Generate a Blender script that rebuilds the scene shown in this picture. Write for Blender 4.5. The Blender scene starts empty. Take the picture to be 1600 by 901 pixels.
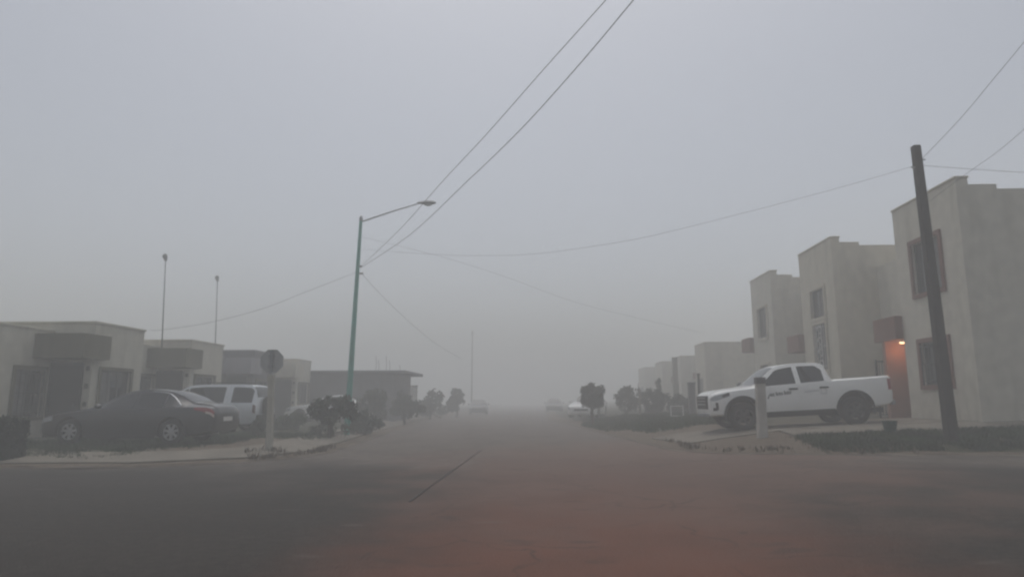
import bpy, bmesh, math, random
from mathutils import Vector, Matrix, noise, Euler

R = random.Random(11)
C = bpy.context.scene.collection
sc = bpy.context.scene
PI = math.pi

# ------------------------------------------------------------------ camera maths
CAM = Vector((0, 0, 1.35))
YAW, PIT, FPX = math.radians(2.75), math.radians(9.55), 1040.0
AR = Vector((math.cos(YAW), math.sin(YAW), 0))
AF = Vector((-math.sin(YAW) * math.cos(PIT), math.cos(YAW) * math.cos(PIT), math.sin(PIT)))
AU = AR.cross(AF)


def ray(px, py):
    return AR * ((px - 800) / FPX) + AU * ((450.5 - py) / FPX) + AF


def on_x(px, py, X):
    d = ray(px, py); return CAM + d * ((X - CAM.x) / d.x)


def on_y(px, py, Y):
    d = ray(px, py); return CAM + d * ((Y - CAM.y) / d.y)


def on_z(px, py, Z):
    d = ray(px, py); return CAM + d * ((Z - CAM.z) / d.z)


def smooth(t):
    t = max(0.0, min(1.0, t)); return t * t * (3 - 2 * t)


# ------------------------------------------------------------------ terrain
LC, LR = (-10.0, 17.7), 4.3
RC, RR = (6.4, 18.1), 3.2


def road_z(X, Y):
    return 0.2 * smooth(X / 6.0)


def drift(Y):
    """the street bends slightly to the left beyond the corner"""
    return -.09 * max(0.0, min(32.0, Y - 18.1))


def left_d(X, Y):
    if Y >= LC[1]:
        return LC[0] + LR - X + drift(Y)
    if X <= LC[0]:
        return Y - (LC[1] - LR)
    return LR - math.hypot(X - LC[0], Y - LC[1])


def right_d(X, Y):
    if Y >= RC[1]:
        return X - (RC[0] - RR) - drift(Y)
    if X >= RC[0]:
        return Y - (RC[1] - RR)
    return RR - math.hypot(X - RC[0], Y - RC[1])


def gl(X, Y):
    return road_z(X, Y) + 0.03 + 0.16 * smooth(left_d(X, Y) / 3.0)


def gr(X, Y):
    e = road_z(X, Y) + 0.03
    T = 0.53 + 0.05 * (min(X, 16) - 5.5)
    return e + (T - e) * max(0, min(1, right_d(X, Y) / 2.8))


def G(X, Y):
    if X < 0 and left_d(X, Y) > 0:
        return gl(X, Y)
    if X > 0 and right_d(X, Y) > 0:
        return gr(X, Y)
    return road_z(X, Y)


# ------------------------------------------------------------------ materials
def nodes_of(m):
    m.use_nodes = True
    nt = m.node_tree
    return nt, nt.nodes, nt.links, nt.nodes['Principled BSDF']


def mat(name, col, rough=0.85, var=0.15, scale=2.0, bump=0.0, bscale=30.0, metal=0.0, spec=0.3, streak=0.0, coat=0.0):
    m = bpy.data.materials.new(name)
    nt, N, L, P = nodes_of(m)
    P.inputs['Roughness'].default_value = rough
    P.inputs['Metallic'].default_value = metal
    P.inputs['Specular IOR Level'].default_value = spec
    P.inputs['Coat Weight'].default_value = coat
    P.inputs['Coat Roughness'].default_value = 0.06
    geo = N.new('ShaderNodeNewGeometry')
    n1 = N.new('ShaderNodeTexNoise'); n1.inputs['Scale'].default_value = scale; n1.inputs['Detail'].default_value = 6
    L.new(geo.outputs['Position'], n1.inputs['Vector'])
    r = N.new('ShaderNodeValToRGB')
    r.color_ramp.elements[0].position = 0.3; r.color_ramp.elements[1].position = 0.7
    r.color_ramp.elements[0].color = (*[c * (1 - var) for c in col], 1)
    r.color_ramp.elements[1].color = (*[min(1, c * (1 + var)) for c in col], 1)
    L.new(n1.outputs['Fac'], r.inputs['Fac'])
    out = r.outputs['Color']
    if streak > 0:      # rain stains: noise stretched along the height
        mp = N.new('ShaderNodeMapping'); mp.inputs['Scale'].default_value = (2.6, 2.6, 0.4)
        L.new(geo.outputs['Position'], mp.inputs['Vector'])
        n2 = N.new('ShaderNodeTexNoise'); n2.inputs['Scale'].default_value = 1.0; n2.inputs['Detail'].default_value = 7
        L.new(mp.outputs['Vector'], n2.inputs['Vector'])
        r2 = N.new('ShaderNodeMapRange'); r2.inputs['From Min'].default_value = 0.5; r2.inputs['From Max'].default_value = 0.72
        r2.inputs['To Max'].default_value = streak
        L.new(n2.outputs['Fac'], r2.inputs['Value'])
        mx = N.new('ShaderNodeMixRGB'); mx.inputs['Color2'].default_value = (col[0] * .45, col[1] * .45, col[2] * .4, 1)
        L.new(r2.outputs['Result'], mx.inputs['Fac']); L.new(out, mx.inputs['Color1'])
        out = mx.outputs['Color']
    L.new(out, P.inputs['Base Color'])
    if bump > 0:
        n3 = N.new('ShaderNodeTexNoise'); n3.inputs['Scale'].default_value = bscale; n3.inputs['Detail'].default_value = 5
        L.new(geo.outputs['Position'], n3.inputs['Vector'])
        b = N.new('ShaderNodeBump'); b.inputs['Strength'].default_value = bump; b.inputs['Distance'].default_value = 0.02
        L.new(n3.outputs['Fac'], b.inputs['Height']); L.new(b.outputs['Normal'], P.inputs['Normal'])
    return m


M = {}
M['cream'] = mat('cream_stucco', (.50, .48, .40), .92, .09, 3.0, .35, 45, streak=.3)
M['pale'] = mat('pale_stucco', (.54, .51, .43), .92, .09, 3.0, .35, 45, streak=.3)
M['tan'] = mat('tan_stucco', (.53, .49, .395), .92, .09, 3.0, .35, 45, streak=.3)
M['white_wall'] = mat('white_stucco', (.55,.54,.49), .9, .08, .9, .3, 45, streak=.35)
M['grey_wall'] = mat('grey_painted_wall', (.12, .115, .125), .9, .12, .8, .3, 45, streak=.3)
M['lilac_wall'] = mat('faded_band', (.27, .26, .28), .9, .1, .8, .3, 45, streak=.3)
M['block'] = mat('bare_block', (.14, .135, .14), .95, .18, 1.6, .5, 25, streak=.3)
M['olive'] = mat('olive_stucco', (.12,.11,.07), .92, .15, 1.2, .35, 40, streak=.5)
M['brown_trim'] = mat('brown_trim', (.17, .08, .06), .9, .12, 2, .3, 40, streak=.3)
M['terracotta'] = mat('terracotta_wall', (.27,.125,.085), .9, .12, 2, .35, 40, streak=.3)
M['dark_door'] = mat('dark_door', (.01,.0095,.009), .55, .2, 4)
M['glass'] = mat('window_glass', (.02, .024, .027), .08, .1, 3, spec=.6)
M['curtain'] = mat('curtain', (.17, .17, .165), .95, .3, 5)
M['black_metal'] = mat('black_metal', (.022, .021, .02), .6, .25, 6)
M['alu'] = mat('window_alloy', (.12, .12, .12), .45, .15, 5, metal=.6)
M['bronze'] = mat('bronze_frame', (.05, .042, .035), .5, .15, 5, metal=.3)
M['green_paint'] = mat('green_pole_paint', (.05,.29,.235), .6, .15, 4, streak=.3)
M['galv'] = mat('galvanised', (.26, .27, .28), .5, .15, 5, metal=.7)
M['concrete'] = mat('concrete', (0.222, 0.208, 0.1734), .95, .15, 3, .5, 35, streak=.3)
M['pillar_grey'] = mat('pale_pillar_concrete', (.40,.385,.35), .95, .15, 5, .5, 35, streak=.3)
M['pillar_white'] = mat('whitewashed_concrete', (0.407, 0.3942, 0.34), .92, .12, 5, .5, 35, streak=.35)
M['kerb'] = mat('dirty_kerb', (.13, .108, .085), .95, .45, 1.3, .6, 25)
M['walk'] = mat('walk_concrete', (.185,.165,.135), .95, .18, 1.3, .5, 30)
M['wood'] = mat('weathered_wood', (.028,.023,.019), .9, .3, 6, .6, 25, streak=.5)
M['wire'] = mat('wire_rubber', (.03, .03, .032), .7, .1, 5)
M['bark'] = mat('bark', (.07, .055, .042), .95, .3, 9, .8, 30)
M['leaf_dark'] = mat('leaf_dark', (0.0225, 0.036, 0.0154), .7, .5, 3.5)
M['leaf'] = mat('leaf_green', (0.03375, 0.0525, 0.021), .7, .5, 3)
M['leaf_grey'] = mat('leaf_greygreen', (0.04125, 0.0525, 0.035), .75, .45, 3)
M['leaf_hazed'] = mat('leaf_hazed', (.07,.077,.056), .8, .4, 3)  # paler grey-green: distant fog put into the leaf colour
M['leaf_hedge'] = mat('leaf_hedge', (0.0165, 0.027, 0.0126), .7, .5, 6)
M['grass'] = mat('grass_blade', (.033,.056,.019), .85, .5, 1.2)
M['weed'] = mat('dry_weed', (.11,.092,.062), .9, .5, 3)
M['rubber'] = mat('tyre_rubber', (.018, .018, .018), .85, .2, 20)
M['well'] = mat('wheel_well', (.01, .01, .01), .95, .1, 5)
M['black_plastic'] = mat('black_plastic', (.02, .02, .021), .6, .15, 10)
M['alloy'] = mat('alloy_rim', (.5, .5, .52), .3, .1, 8, metal=.8)
M['steel_rim'] = mat('dark_steel_rim', (.05, .05, .05), .5, .2, 9, metal=.5)
M['chrome'] = mat('chrome', (.62, .63, .65), .15, .05, 5, metal=1)
M['car_glass'] = mat('car_glass', (.012, .014, .017), .06, .1, 3, spec=.6)
M['paint_dark'] = mat('dark_car_paint', (.009,.0085,.012), .3, .12, 2, spec=.5, coat=.7)
M['paint_white'] = mat('white_car_paint', (.78,.79,.77), .35, .06, 1.3, spec=.5, coat=.6)
M['paint_silver'] = mat('silver_car_paint', (.58,.61,.63), .35, .04, 2, metal=.25, coat=.6)
M['paint_grey'] = mat('grey_car_paint', (.07, .075, .08), .35, .05, 2, coat=.6)
M['red_lamp'] = mat('red_lens', (.27,.03,.035), .2, .1, 5, spec=.6)
M['smoked_lamp'] = mat('smoked_lens', (.10, .03, .03), .2, .1, 5, spec=.6)
M['clear_lamp'] = mat('clear_lens', (.34, .36, .38), .12, .2, 14, spec=.7)
M['amber_lamp'] = mat('pale_lens', (.5, .42, .38), .2, .1, 14, spec=.6)
M['ink'] = mat('dark_lettering', (.02, .022, .03), .6, .05, 5)
M['ink_grey'] = mat('grey_lettering', (.36, .37, .38), .6, .05, 5)
M['plate'] = mat('licence_plate', (.6, .6, .58), .5, .06, 5)
M['sign_back'] = mat('sign_back_metal', (.33,.335,.33), .7, .15, 6)
M['sign_red'] = mat('sign_red', (.35, .02, .02), .5, .1, 5)
M['green_bin'] = mat('green_plastic', (.012, .055, .035), .55, .2, 6)
M['white_metal'] = mat('white_painted_metal', (.62, .62, .6), .5, .1, 6)
M['rust'] = mat('rusty_bar', (.06, .035, .025), .9, .3, 12)
M['lamp_lens'] = mat('luminaire_lens', (.4, .42, .42), .3, .1, 9)
M['drum'] = mat('white_plastic', (.6, .6, .6), .5, .1, 5)


def emit_mat(name, col, strength):
    m = bpy.data.materials.new(name)
    nt, N, L, P = nodes_of(m)
    P.inputs['Base Color'].default_value = (*col, 1)
    P.inputs['Emission Color'].default_value = (*col, 1)
    P.inputs['Emission Strength'].default_value = strength
    return m


M['bulb'] = emit_mat('porch_bulb', (1.0, .74, .46), 2.6)


def road_mat():
    m = bpy.data.materials.new('road_surface')
    nt, N, L, P = nodes_of(m)
    P.inputs['Roughness'].default_value = .86
    P.inputs['Specular IOR Level'].default_value = .25
    geo = N.new('ShaderNodeNewGeometry')
    sep = N.new('ShaderNodeSeparateXYZ'); L.new(geo.outputs['Position'], sep.inputs[0])

    def noise_n(scale, detail=6, sx=1, sy=1):
        mp = N.new('ShaderNodeMapping'); mp.inputs['Scale'].default_value = (sx, sy, 1)
        L.new(geo.outputs['Position'], mp.inputs['Vector'])
        n = N.new('ShaderNodeTexNoise'); n.inputs['Scale'].default_value = scale; n.inputs['Detail'].default_value = detail
        L.new(mp.outputs[0], n.inputs['Vector'])
        return n.outputs['Fac']

    def mr(v, a, b, c=0., d=1., sm=True):
        r = N.new('ShaderNodeMapRange')
        if sm: r.interpolation_type = 'SMOOTHSTEP'
        for k, q in zip(('From Min', 'From Max', 'To Min', 'To Max'), (a, b, c, d)): r.inputs[k].default_value = q
        L.new(v, r.inputs['Value']); return r.outputs['Result']

    def mth(op, a, b):
        x = N.new('ShaderNodeMath'); x.operation = op
        for i, v in enumerate((a, b)):
            if isinstance(v, (int, float)): x.inputs[i].default_value = v
            else: L.new(v, x.inputs[i])
        return x.outputs[0]

    def mix(f, a, b, blend='MIX'):
        x = N.new('ShaderNodeMixRGB'); x.blend_type = blend
        for i, v in zip((0, 1, 2), (f, a, b)):
            if isinstance(v, tuple): x.inputs[i].default_value = (*v, 1)
            elif isinstance(v, (int, float)): x.inputs[i].default_value = v
            else: L.new(v, x.inputs[i])
        return x.outputs[0]
    big = noise_n(.35, 5)
    asphalt = mix(mr(noise_n(9, 8), .35, .65), (.025, .0215, .0175), (.040, .034, .028))
    asphalt = mix(mr(noise_n(1.1, 5, .35, 1.0), .42, .62, 0, .55), asphalt, (.026, .022, .018))
    conc = mix(mr(noise_n(4, 8), .35, .65), (.095, .078, .065), (.135, .112, .094))
    conc = mix(mr(noise_n(.9, 6, 1, .4), .45, .65, 0, .6), conc, (.072, .057, .047))
    # main street starts beyond the crossing, with a ragged dusty border
    yb = mth('ADD', sep.outputs['Y'], mr(big, .3, .7, -2.2, 2.2))
    col = mix(mr(yb, 11.0, 16.5), asphalt, conc)
    # reddish glow reflected in the windscreen, painted into the road colour over the crossing
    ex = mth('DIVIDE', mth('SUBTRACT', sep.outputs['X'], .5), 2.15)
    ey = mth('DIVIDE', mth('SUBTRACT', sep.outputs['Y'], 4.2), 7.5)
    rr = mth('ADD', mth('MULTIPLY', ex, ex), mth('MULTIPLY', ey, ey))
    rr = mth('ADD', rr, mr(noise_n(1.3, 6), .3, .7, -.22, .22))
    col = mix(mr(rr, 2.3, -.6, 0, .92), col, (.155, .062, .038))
    ex = mth('DIVIDE', mth('SUBTRACT', sep.outputs['X'], 1.9), 4.8)  # wider, weaker lobe: the street's brownish-pink tone with more of the glow painted in
    ey = mth('DIVIDE', mth('SUBTRACT', sep.outputs['Y'], 14.5), 7.5)
    r2 = mth('ADD', mth('MULTIPLY', ex, ex), mth('MULTIPLY', ey, ey))
    r2 = mth('ADD', r2, mr(noise_n(.8, 6), .3, .7, -.4, .4))
    col = mix(mr(r2, 1.6, .1, 0, .7), col, (.14, .084, .064))
    # tyre marks and grit
    col = mix(mr(noise_n(60, 3), .62, .72, 0, .3), col, (.12, .105, .09))
    # worn slab joints and cracks, and oil-dark patches
    vd = N.new('ShaderNodeVectorMath'); vd.operation = 'ADD'
    nv = N.new('ShaderNodeTexNoise'); nv.inputs['Scale'].default_value = 1.4; nv.inputs['Detail'].default_value = 5
    L.new(geo.outputs['Position'], nv.inputs['Vector']); L.new(nv.outputs['Color'], vd.inputs[1]); L.new(geo.outputs['Position'], vd.inputs[0])
    vo = N.new('ShaderNodeTexVoronoi'); vo.feature = 'DISTANCE_TO_EDGE'; vo.inputs['Scale'].default_value = .42
    L.new(vd.outputs[0], vo.inputs['Vector'])
    col = mix(mth('MULTIPLY', mr(vo.outputs['Distance'], .014, .0, 0, .55), mr(noise_n(.6, 3), .42, .58)), col, (.02, .017, .014))
    col = mix(mr(noise_n(2.3, 4, .5, 1), .60, .72, 0, .45), col, (.026, .022, .019))
    col = mix(mr(noise_n(3.1, 6, .35, 1.3), .64, .74, 0, .4), col, (.13, .115, .10))
    L.new(col, P.inputs['Base Color'])
    b = N.new('ShaderNodeBump'); b.inputs['Strength'].default_value = .7; b.inputs['Distance'].default_value = .015
    L.new(noise_n(35, 6), b.inputs['Height']); L.new(b.outputs['Normal'], P.inputs['Normal'])
    return m


def lot_mat():
    m = bpy.data.materials.new('lot_soil')
    nt, N, L, P = nodes_of(m)
    P.inputs['Roughness'].default_value = .95
    P.inputs['Specular IOR Level'].default_value = .15
    geo = N.new('ShaderNodeNewGeometry')
    at = N.new('ShaderNodeAttribute'); at.attribute_name = 'turf'
    n = N.new('ShaderNodeTexNoise'); n.inputs['Scale'].default_value = 2.2; n.inputs['Detail'].default_value = 7
    L.new(geo.outputs['Position'], n.inputs['Vector'])
    ad = N.new('ShaderNodeMath'); ad.operation = 'ADD'
    L.new(at.outputs['Fac'], ad.inputs[0]); L.new(n.outputs['Fac'], ad.inputs[1])
    r = N.new('ShaderNodeMapRange'); r.inputs['From Min'].default_value = .85; r.inputs['From Max'].default_value = 1.15
    L.new(ad.outputs[0], r.inputs['Value'])
    n2 = N.new('ShaderNodeTexNoise'); n2.inputs['Scale'].default_value = 9; n2.inputs['Detail'].default_value = 6
    L.new(geo.outputs['Position'], n2.inputs['Vector'])
    d = N.new('ShaderNodeValToRGB'); d.color_ramp.elements[0].position = .3; d.color_ramp.elements[1].position = .7
    d.color_ramp.elements[0].color = (.085, .066, .048, 1); d.color_ramp.elements[1].color = (.15, .12, .09, 1)
    g = N.new('ShaderNodeValToRGB'); g.color_ramp.elements[0].position = .3; g.color_ramp.elements[1].position = .7
    g.color_ramp.elements[0].color = (.022, .026, .013, 1); g.color_ramp.elements[1].color = (.055, .056, .03, 1)
    L.new(n2.outputs['Fac'], d.inputs['Fac']); L.new(n2.outputs['Fac'], g.inputs['Fac'])
    mx = N.new('ShaderNodeMixRGB'); L.new(r.outputs['Result'], mx.inputs['Fac'])
    L.new(d.outputs['Color'], mx.inputs['Color1']); L.new(g.outputs['Color'], mx.inputs['Color2'])
    L.new(mx.outputs['Color'], P.inputs['Base Color'])
    b = N.new('ShaderNodeBump'); b.inputs['Strength'].default_value = .7; b.inputs['Distance'].default_value = .03
    L.new(n2.outputs['Fac'], b.inputs['Height']); L.new(b.outputs['Normal'], P.inputs['Normal'])
    return m


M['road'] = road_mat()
M['lot'] = lot_mat()
M['soil'] = mat('far_soil', (.1, .085, .065), .95, .25, .3)

# ------------------------------------------------------------------ object helpers
ORG = {}


def tag(o, label=None, cat=None, group=None, kind=None):
    if label: o['label'] = label
    if cat: o['category'] = cat
    if group: o['group'] = group
    if kind: o['kind'] = kind
    return o


def thing(name, label, cat, loc=(0, 0, 0), group=None):
    o = bpy.data.objects.new(name, None); C.objects.link(o)
    o.location = loc; o.empty_display_size = .2
    ORG[o.name] = Vector(loc)
    return tag(o, label, cat, group)


class MB:
    """collects shapes in world coordinates; build() links them as one mesh object"""

    def __init__(s): s.v, s.f, s.sm = [], [], []

    def add(s, vs, fs, smooth=False):
        k = len(s.v); s.v += [tuple(v) for v in vs]
        for f in fs:
            s.f.append([i + k for i in f]); s.sm.append(smooth)
        return s

    def box(s, x0, x1, y0, y1, z0, z1):
        x0, x1 = min(x0, x1), max(x0, x1); y0, y1 = min(y0, y1), max(y0, y1)
        v = [(x, y, z) for z in (z0, z1) for y in (y0, y1) for x in (x0, x1)]
        return s.add(v, [(0, 2, 3, 1), (4, 5, 7, 6), (0, 1, 5, 4), (2, 6, 7, 3), (0, 4, 6, 2), (1, 3, 7, 5)])

    def bar(s, p0, p1, w, h, up=(0, 0, 1)):
        p0, p1 = Vector(p0), Vector(p1); d = (p1 - p0).normalized()
        u = Vector(up)
        if abs(d.dot(u)) > .95: u = Vector((0, 1, 0))
        a = d.cross(u).normalized(); b = a.cross(d).normalized()
        v = [p + a * (w / 2 * i) + b * (h / 2 * j) for p in (p0, p1) for j in (-1, 1) for i in (-1, 1)]
        return s.add(v, [(0, 1, 3, 2), (4, 6, 7, 5), (0, 4, 5, 1), (2, 3, 7, 6), (0, 2, 6, 4), (1, 5, 7, 3)])

    def tube(s, pts, rads, n=10, cap=True):
        pts = [Vector(p) for p in pts]
        if isinstance(rads, (int, float)): rads = [rads] * len(pts)
        vs, fs = [], []
        ref = None
        for i, p in enumerate(pts):
            d = (pts[min(i + 1, len(pts) - 1)] - pts[max(i - 1, 0)]).normalized()
            if ref is None:
                ref = d.orthogonal().normalized()
            a = (ref - d * ref.dot(d)).normalized(); ref = a; b = d.cross(a)
            for k in range(n):
                t = 2 * PI * k / n
                vs.append(p + (a * math.cos(t) + b * math.sin(t)) * rads[i])
        for i in range(len(pts) - 1):
            for k in range(n):
                fs.append((i * n + k, i * n + (k + 1) % n, (i + 1) * n + (k + 1) % n, (i + 1) * n + k))
        s.add(vs, fs, True)
        if cap:
            k0 = len(s.v) - len(vs)
            s.f.append([k0 + k for k in range(n)][::-1]); s.sm.append(False)
            s.f.append([k0 + (len(pts) - 1) * n + k for k in range(n)]); s.sm.append(False)
        return s

    def lathe(s, prof, c, axis='y', n=28):
        """prof: (radius, offset along axis)"""
        vs, fs = [], []
        c = Vector(c)
        for r, o in prof:
            for k in range(n):
                t = 2 * PI * k / n
                if axis == 'y': p = Vector((r * math.cos(t), o, r * math.sin(t)))
                else: p = Vector((r * math.cos(t), r * math.sin(t), o))
                vs.append(c + p)
        for i in range(len(prof) - 1):
            for k in range(n):
                fs.append((i * n + k, i * n + (k + 1) % n, (i + 1) * n + (k + 1) % n, (i + 1) * n + k))
        return s.add(vs, fs, True)

    def blob(s, c, r, n=10, m=7):
        c = Vector(c); r = Vector(r if not isinstance(r, (int, float)) else (r, r, r))
        vs, fs = [], []
        for i in range(m + 1):
            a = PI * i / m
            for k in range(n):
                t = 2 * PI * k / n
                vs.append(c + Vector((r.x * math.sin(a) * math.cos(t), r.y * math.sin(a) * math.sin(t), r.z * math.cos(a))))
        for i in range(m):
            for k in range(n):
                fs.append((i * n + k, (i + 1) * n + k, (i + 1) * n + (k + 1) % n, i * n + (k + 1) % n))
        return s.add(vs, fs, True)

    def build(s, name, m, parent=None, bevel=0.0, fix=True):
        off = Vector((0, 0, 0))
        if parent is not None: off = ORG.get(parent.name, off)
        me = bpy.data.meshes.new(name)
        me.from_pydata([tuple(Vector(v) - off) for v in s.v], [], s.f)
        me.polygons.foreach_set('use_smooth', s.sm)
        if fix:
            bm = bmesh.new(); bm.from_mesh(me)
            bmesh.ops.recalc_face_normals(bm, faces=bm.faces)
            for e in bm.edges:
                if len(e.link_faces) == 2 and e.calc_face_angle(0) > .7: e.smooth = False
            bm.to_mesh(me); bm.free()
        me.update()
        o = bpy.data.objects.new(name, me); C.objects.link(o)
        me.materials.append(m if not isinstance(m, str) else M[m])
        if parent is not None:
            o.parent = parent
            ORG[o.name] = off
        else:
            ORG[o.name] = Vector((0, 0, 0))
        if bevel > 0:
            b = o.modifiers.new('bevel', 'BEVEL'); b.width = bevel; b.segments = 2; b.limit_method = 'ANGLE'
        return o


def holes_wall(mb, fixed, axis, u0, u1, z0, z1, holes, depth, outward):
    """a wall face in the plane axis=fixed with rectangular holes (ua,ub,za,zb) and reveals `depth` deep"""
    us = sorted({u0, u1, *[h[0] for h in holes], *[h[1] for h in holes]})
    zs = sorted({z0, z1, *[h[2] for h in holes], *[h[3] for h in holes]})

    def P(u, z, d=0.0):
        f = fixed - outward * d
        return (f, u, z) if axis == 'x' else (u, f, z)
    for i in range(len(us) - 1):
        for j in range(len(zs) - 1):
            cu, cz = (us[i] + us[i + 1]) / 2, (zs[j] + zs[j + 1]) / 2
            if any(h[0] < cu < h[1] and h[2] < cz < h[3] for h in holes): continue
            mb.add([P(us[i], zs[j]), P(us[i + 1], zs[j]), P(us[i + 1], zs[j + 1]), P(us[i], zs[j + 1])], [(0, 1, 2, 3)])
    for a, b, c, d in holes:
        q = [(a, c), (b, c), (b, d), (a, d)]
        for k in range(4):
            (p, r), (p2, r2) = q[k], q[(k + 1) % 4]
            mb.add([P(p, r), P(p2, r2), P(p2, r2, depth), P(p, r, depth)], [(0, 1, 2, 3)])
        mb.add([P(u, z, depth) for u, z in q], [(0, 1, 2, 3)])


def wall_block(x0, x1, y0, y1, z0, z1, face, holes=(), depth=.14):
    """closed block; `face` ('x+','x-','y-') is the side with the window holes"""
    mb = MB()
    x0, x1 = min(x0, x1), max(x0, x1)
    v = [(x, y, z) for z in (z0, z1) for y in (y0, y1) for x in (x0, x1)]
    fs = {'z-': (0, 2, 3, 1), 'z+': (4, 5, 7, 6), 'y-': (0, 1, 5, 4), 'y+': (2, 6, 7, 3), 'x-': (0, 4, 6, 2), 'x+': (1, 3, 7, 5)}
    faces = [f for k, f in fs.items() if k != face]
    mb.add(v, faces)
    fx = {'x+': (x1, 'x', y0, y1, 1), 'x-': (x0, 'x', y0, y1, -1), 'y-': (y0, 'y', x0, x1, -1)}[face]
    holes_wall(mb, fx[0], fx[1], fx[2], fx[3], z0, z1, list(holes), depth, fx[4])
    return mb


def window(parent, face, pos, a, b, c, d, depth=.14, frame='alu', trim=None, tw=.14, bars=0, mull=2, curtain=True, scroll=False):
    """window part (glass) in a hole of a wall whose outer plane is at `pos`; frame, grille and surround are its sub-parts"""
    o = 1 if face == 'x+' else -1

    def bx(mb, u0, u1, z0, z1, d0, d1):
        p, q = pos - o * d0, pos - o * d1
        if face[0] == 'x': mb.box(p, q, u0, u1, z0, z1)
        else: mb.box(u0, u1, p, q, z0, z1)
    g = MB(); bx(g, a + .02, b - .02, c + .02, d - .02, depth - .035, depth - .015)
    w = g.build('window', M['glass'], parent)
    if curtain:
        cu = MB(); n = 9
        aa, bb = a + (b - a) * .12, a + (b - a) * .46
        for k in range(n):
            u0 = aa + (bb - aa) * k / n; bx(cu, u0, u0 + (bb - aa) / n * .72, c + .06, d - .06, depth - .047 - .006 * (k % 2), depth - .037)
        cu.build('curtain', M['curtain'], w)
    f = MB(); t = .045
    bx(f, a + .003, b - .003, c + .003, c + t, depth - .075, depth - .003); bx(f, a + .003, b - .003, d - t, d - .003, depth - .075, depth - .003)
    bx(f, a + .003, a + t, c + t, d - t, depth - .07, depth - .003); bx(f, b - t, b - .003, c + t, d - t, depth - .07, depth - .003)
    for k in range(1, mull):
        u = a + (b - a) * k / mull; bx(f, u - .025, u + .025, c + t, d - t, depth - .068, depth - .05)
    f.build('frame', M[frame], w)
    if trim:
        s = MB(); k = .06
        bx(s, a - tw, b + tw, d, d + tw, -k, .0 - .002); bx(s, a - tw, b + tw, c - tw, c, -k, -.002)
        bx(s, a - tw, a, c, d, -k + .003, -.002); bx(s, b, b + tw, c, d, -k + .003, -.002)
        s.build('surround', M[trim], w)
    if bars:
        s = MB()
        for k in range(bars + 1):
            u = a + .03 + (b - a - .06) * k / bars; bx(s, u - .009, u + .009, c + .01, d - .01, -.03, -.012)
        for z in (c + .12, (c + d) / 2, d - .12): bx(s, a - .03, b + .03, z - .012, z + .012, -.046, -.03)
        if scroll:
            for k in range(4):
                zc = c + (d - c) * (k + .5) / 4; uc = (a + b) / 2; rad = .2
                prev = None
                for j in range(15):
                    an = j / 14 * 1.6 * PI; uu, zz = uc + rad * math.cos(an), zc + rad * .75 * math.sin(an)
                    if prev: bx(s, min(prev[0], uu) - .012, max(prev[0], uu) + .012, min(prev[1], zz) - .012, max(prev[1], zz) + .012, -.05, -.03)
                    prev = (uu, zz)
        s.build('grille', M['white_metal' if scroll else 'black_metal'], w)
    return w


# ------------------------------------------------------------------ world, sun, camera
def setup():
    w = bpy.data.worlds.new('World'); sc.world = w; w.use_nodes = True
    N, L = w.node_tree.nodes, w.node_tree.links
    bg = N['Background']
    sky = N.new('ShaderNodeTexSky'); sky.sky_type = 'NISHITA'; sky.sun_disc = False
    sky.sun_elevation = math.radians(72); sky.sun_rotation = math.radians(-4)
    sky.dust_density = 4; sky.air_density = 1.0; sky.ozone_density = 1.0
    hs = N.new('ShaderNodeHueSaturation'); hs.inputs['Saturation'].default_value = SKY_SAT
    L.new(sky.outputs[0], hs.inputs['Color']); L.new(hs.outputs[0], bg.inputs['Color'])
    bg.inputs['Strength'].default_value = .15
    sd = bpy.data.lights.new('sun', 'SUN'); sd.energy = .5; sd.angle = math.radians(60); sd.color = (1, .97, .93)
    so = bpy.data.objects.new('sun', sd); C.objects.link(so)
    # a high veiled sun, 72 degrees up, ahead of the camera
    az, el = math.radians(-4), math.radians(72)
    dirv = Vector((math.sin(az) * math.cos(el), math.cos(az) * math.cos(el), math.sin(el)))
    so.rotation_euler = dirv.to_track_quat('Z', 'Y').to_euler(); so.location = (0, 0, 60)
    cd = bpy.data.cameras.new('camera'); cd.sensor_width = 36; cd.lens = FPX / 1600 * 36
    cd.clip_end = 2000; cd.clip_start = .05
    co = bpy.data.objects.new('camera', cd); C.objects.link(co)
    co.location = CAM; co.rotation_euler = (PI / 2 + PIT, 0, YAW)
    sc.camera = co
    sc.render.engine = 'CYCLES'
    vs = sc.view_settings
    vs.view_transform = 'Standard'; vs.look = 'None'; vs.gamma = 1; vs.use_curve_mapping = False
    vs.exposure = EXPOSURE
    cy = sc.cycles
    cy.max_bounces = 10; cy.diffuse_bounces = 3; cy.glossy_bounces = 3; cy.transmission_bounces = 2
    cy.volume_bounces = 5; cy.transparent_max_bounces = 4
    cy.use_denoising = True
    try:
        cy.denoiser = 'OPENIMAGEDENOISE'; cy.denoising_input_passes = 'RGB_ALBEDO_NORMAL'
    except Exception: pass
    cy.sample_clamp_indirect = 4
    cy.caustics_reflective = False; cy.caustics_refractive = False
    cy.pixel_filter_type = 'BLACKMAN_HARRIS'; cy.filter_width = 2.3      # phone lens softness


EXPOSURE, SKY_SAT, FOG = -0.35, .42, .0174
setup()


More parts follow.
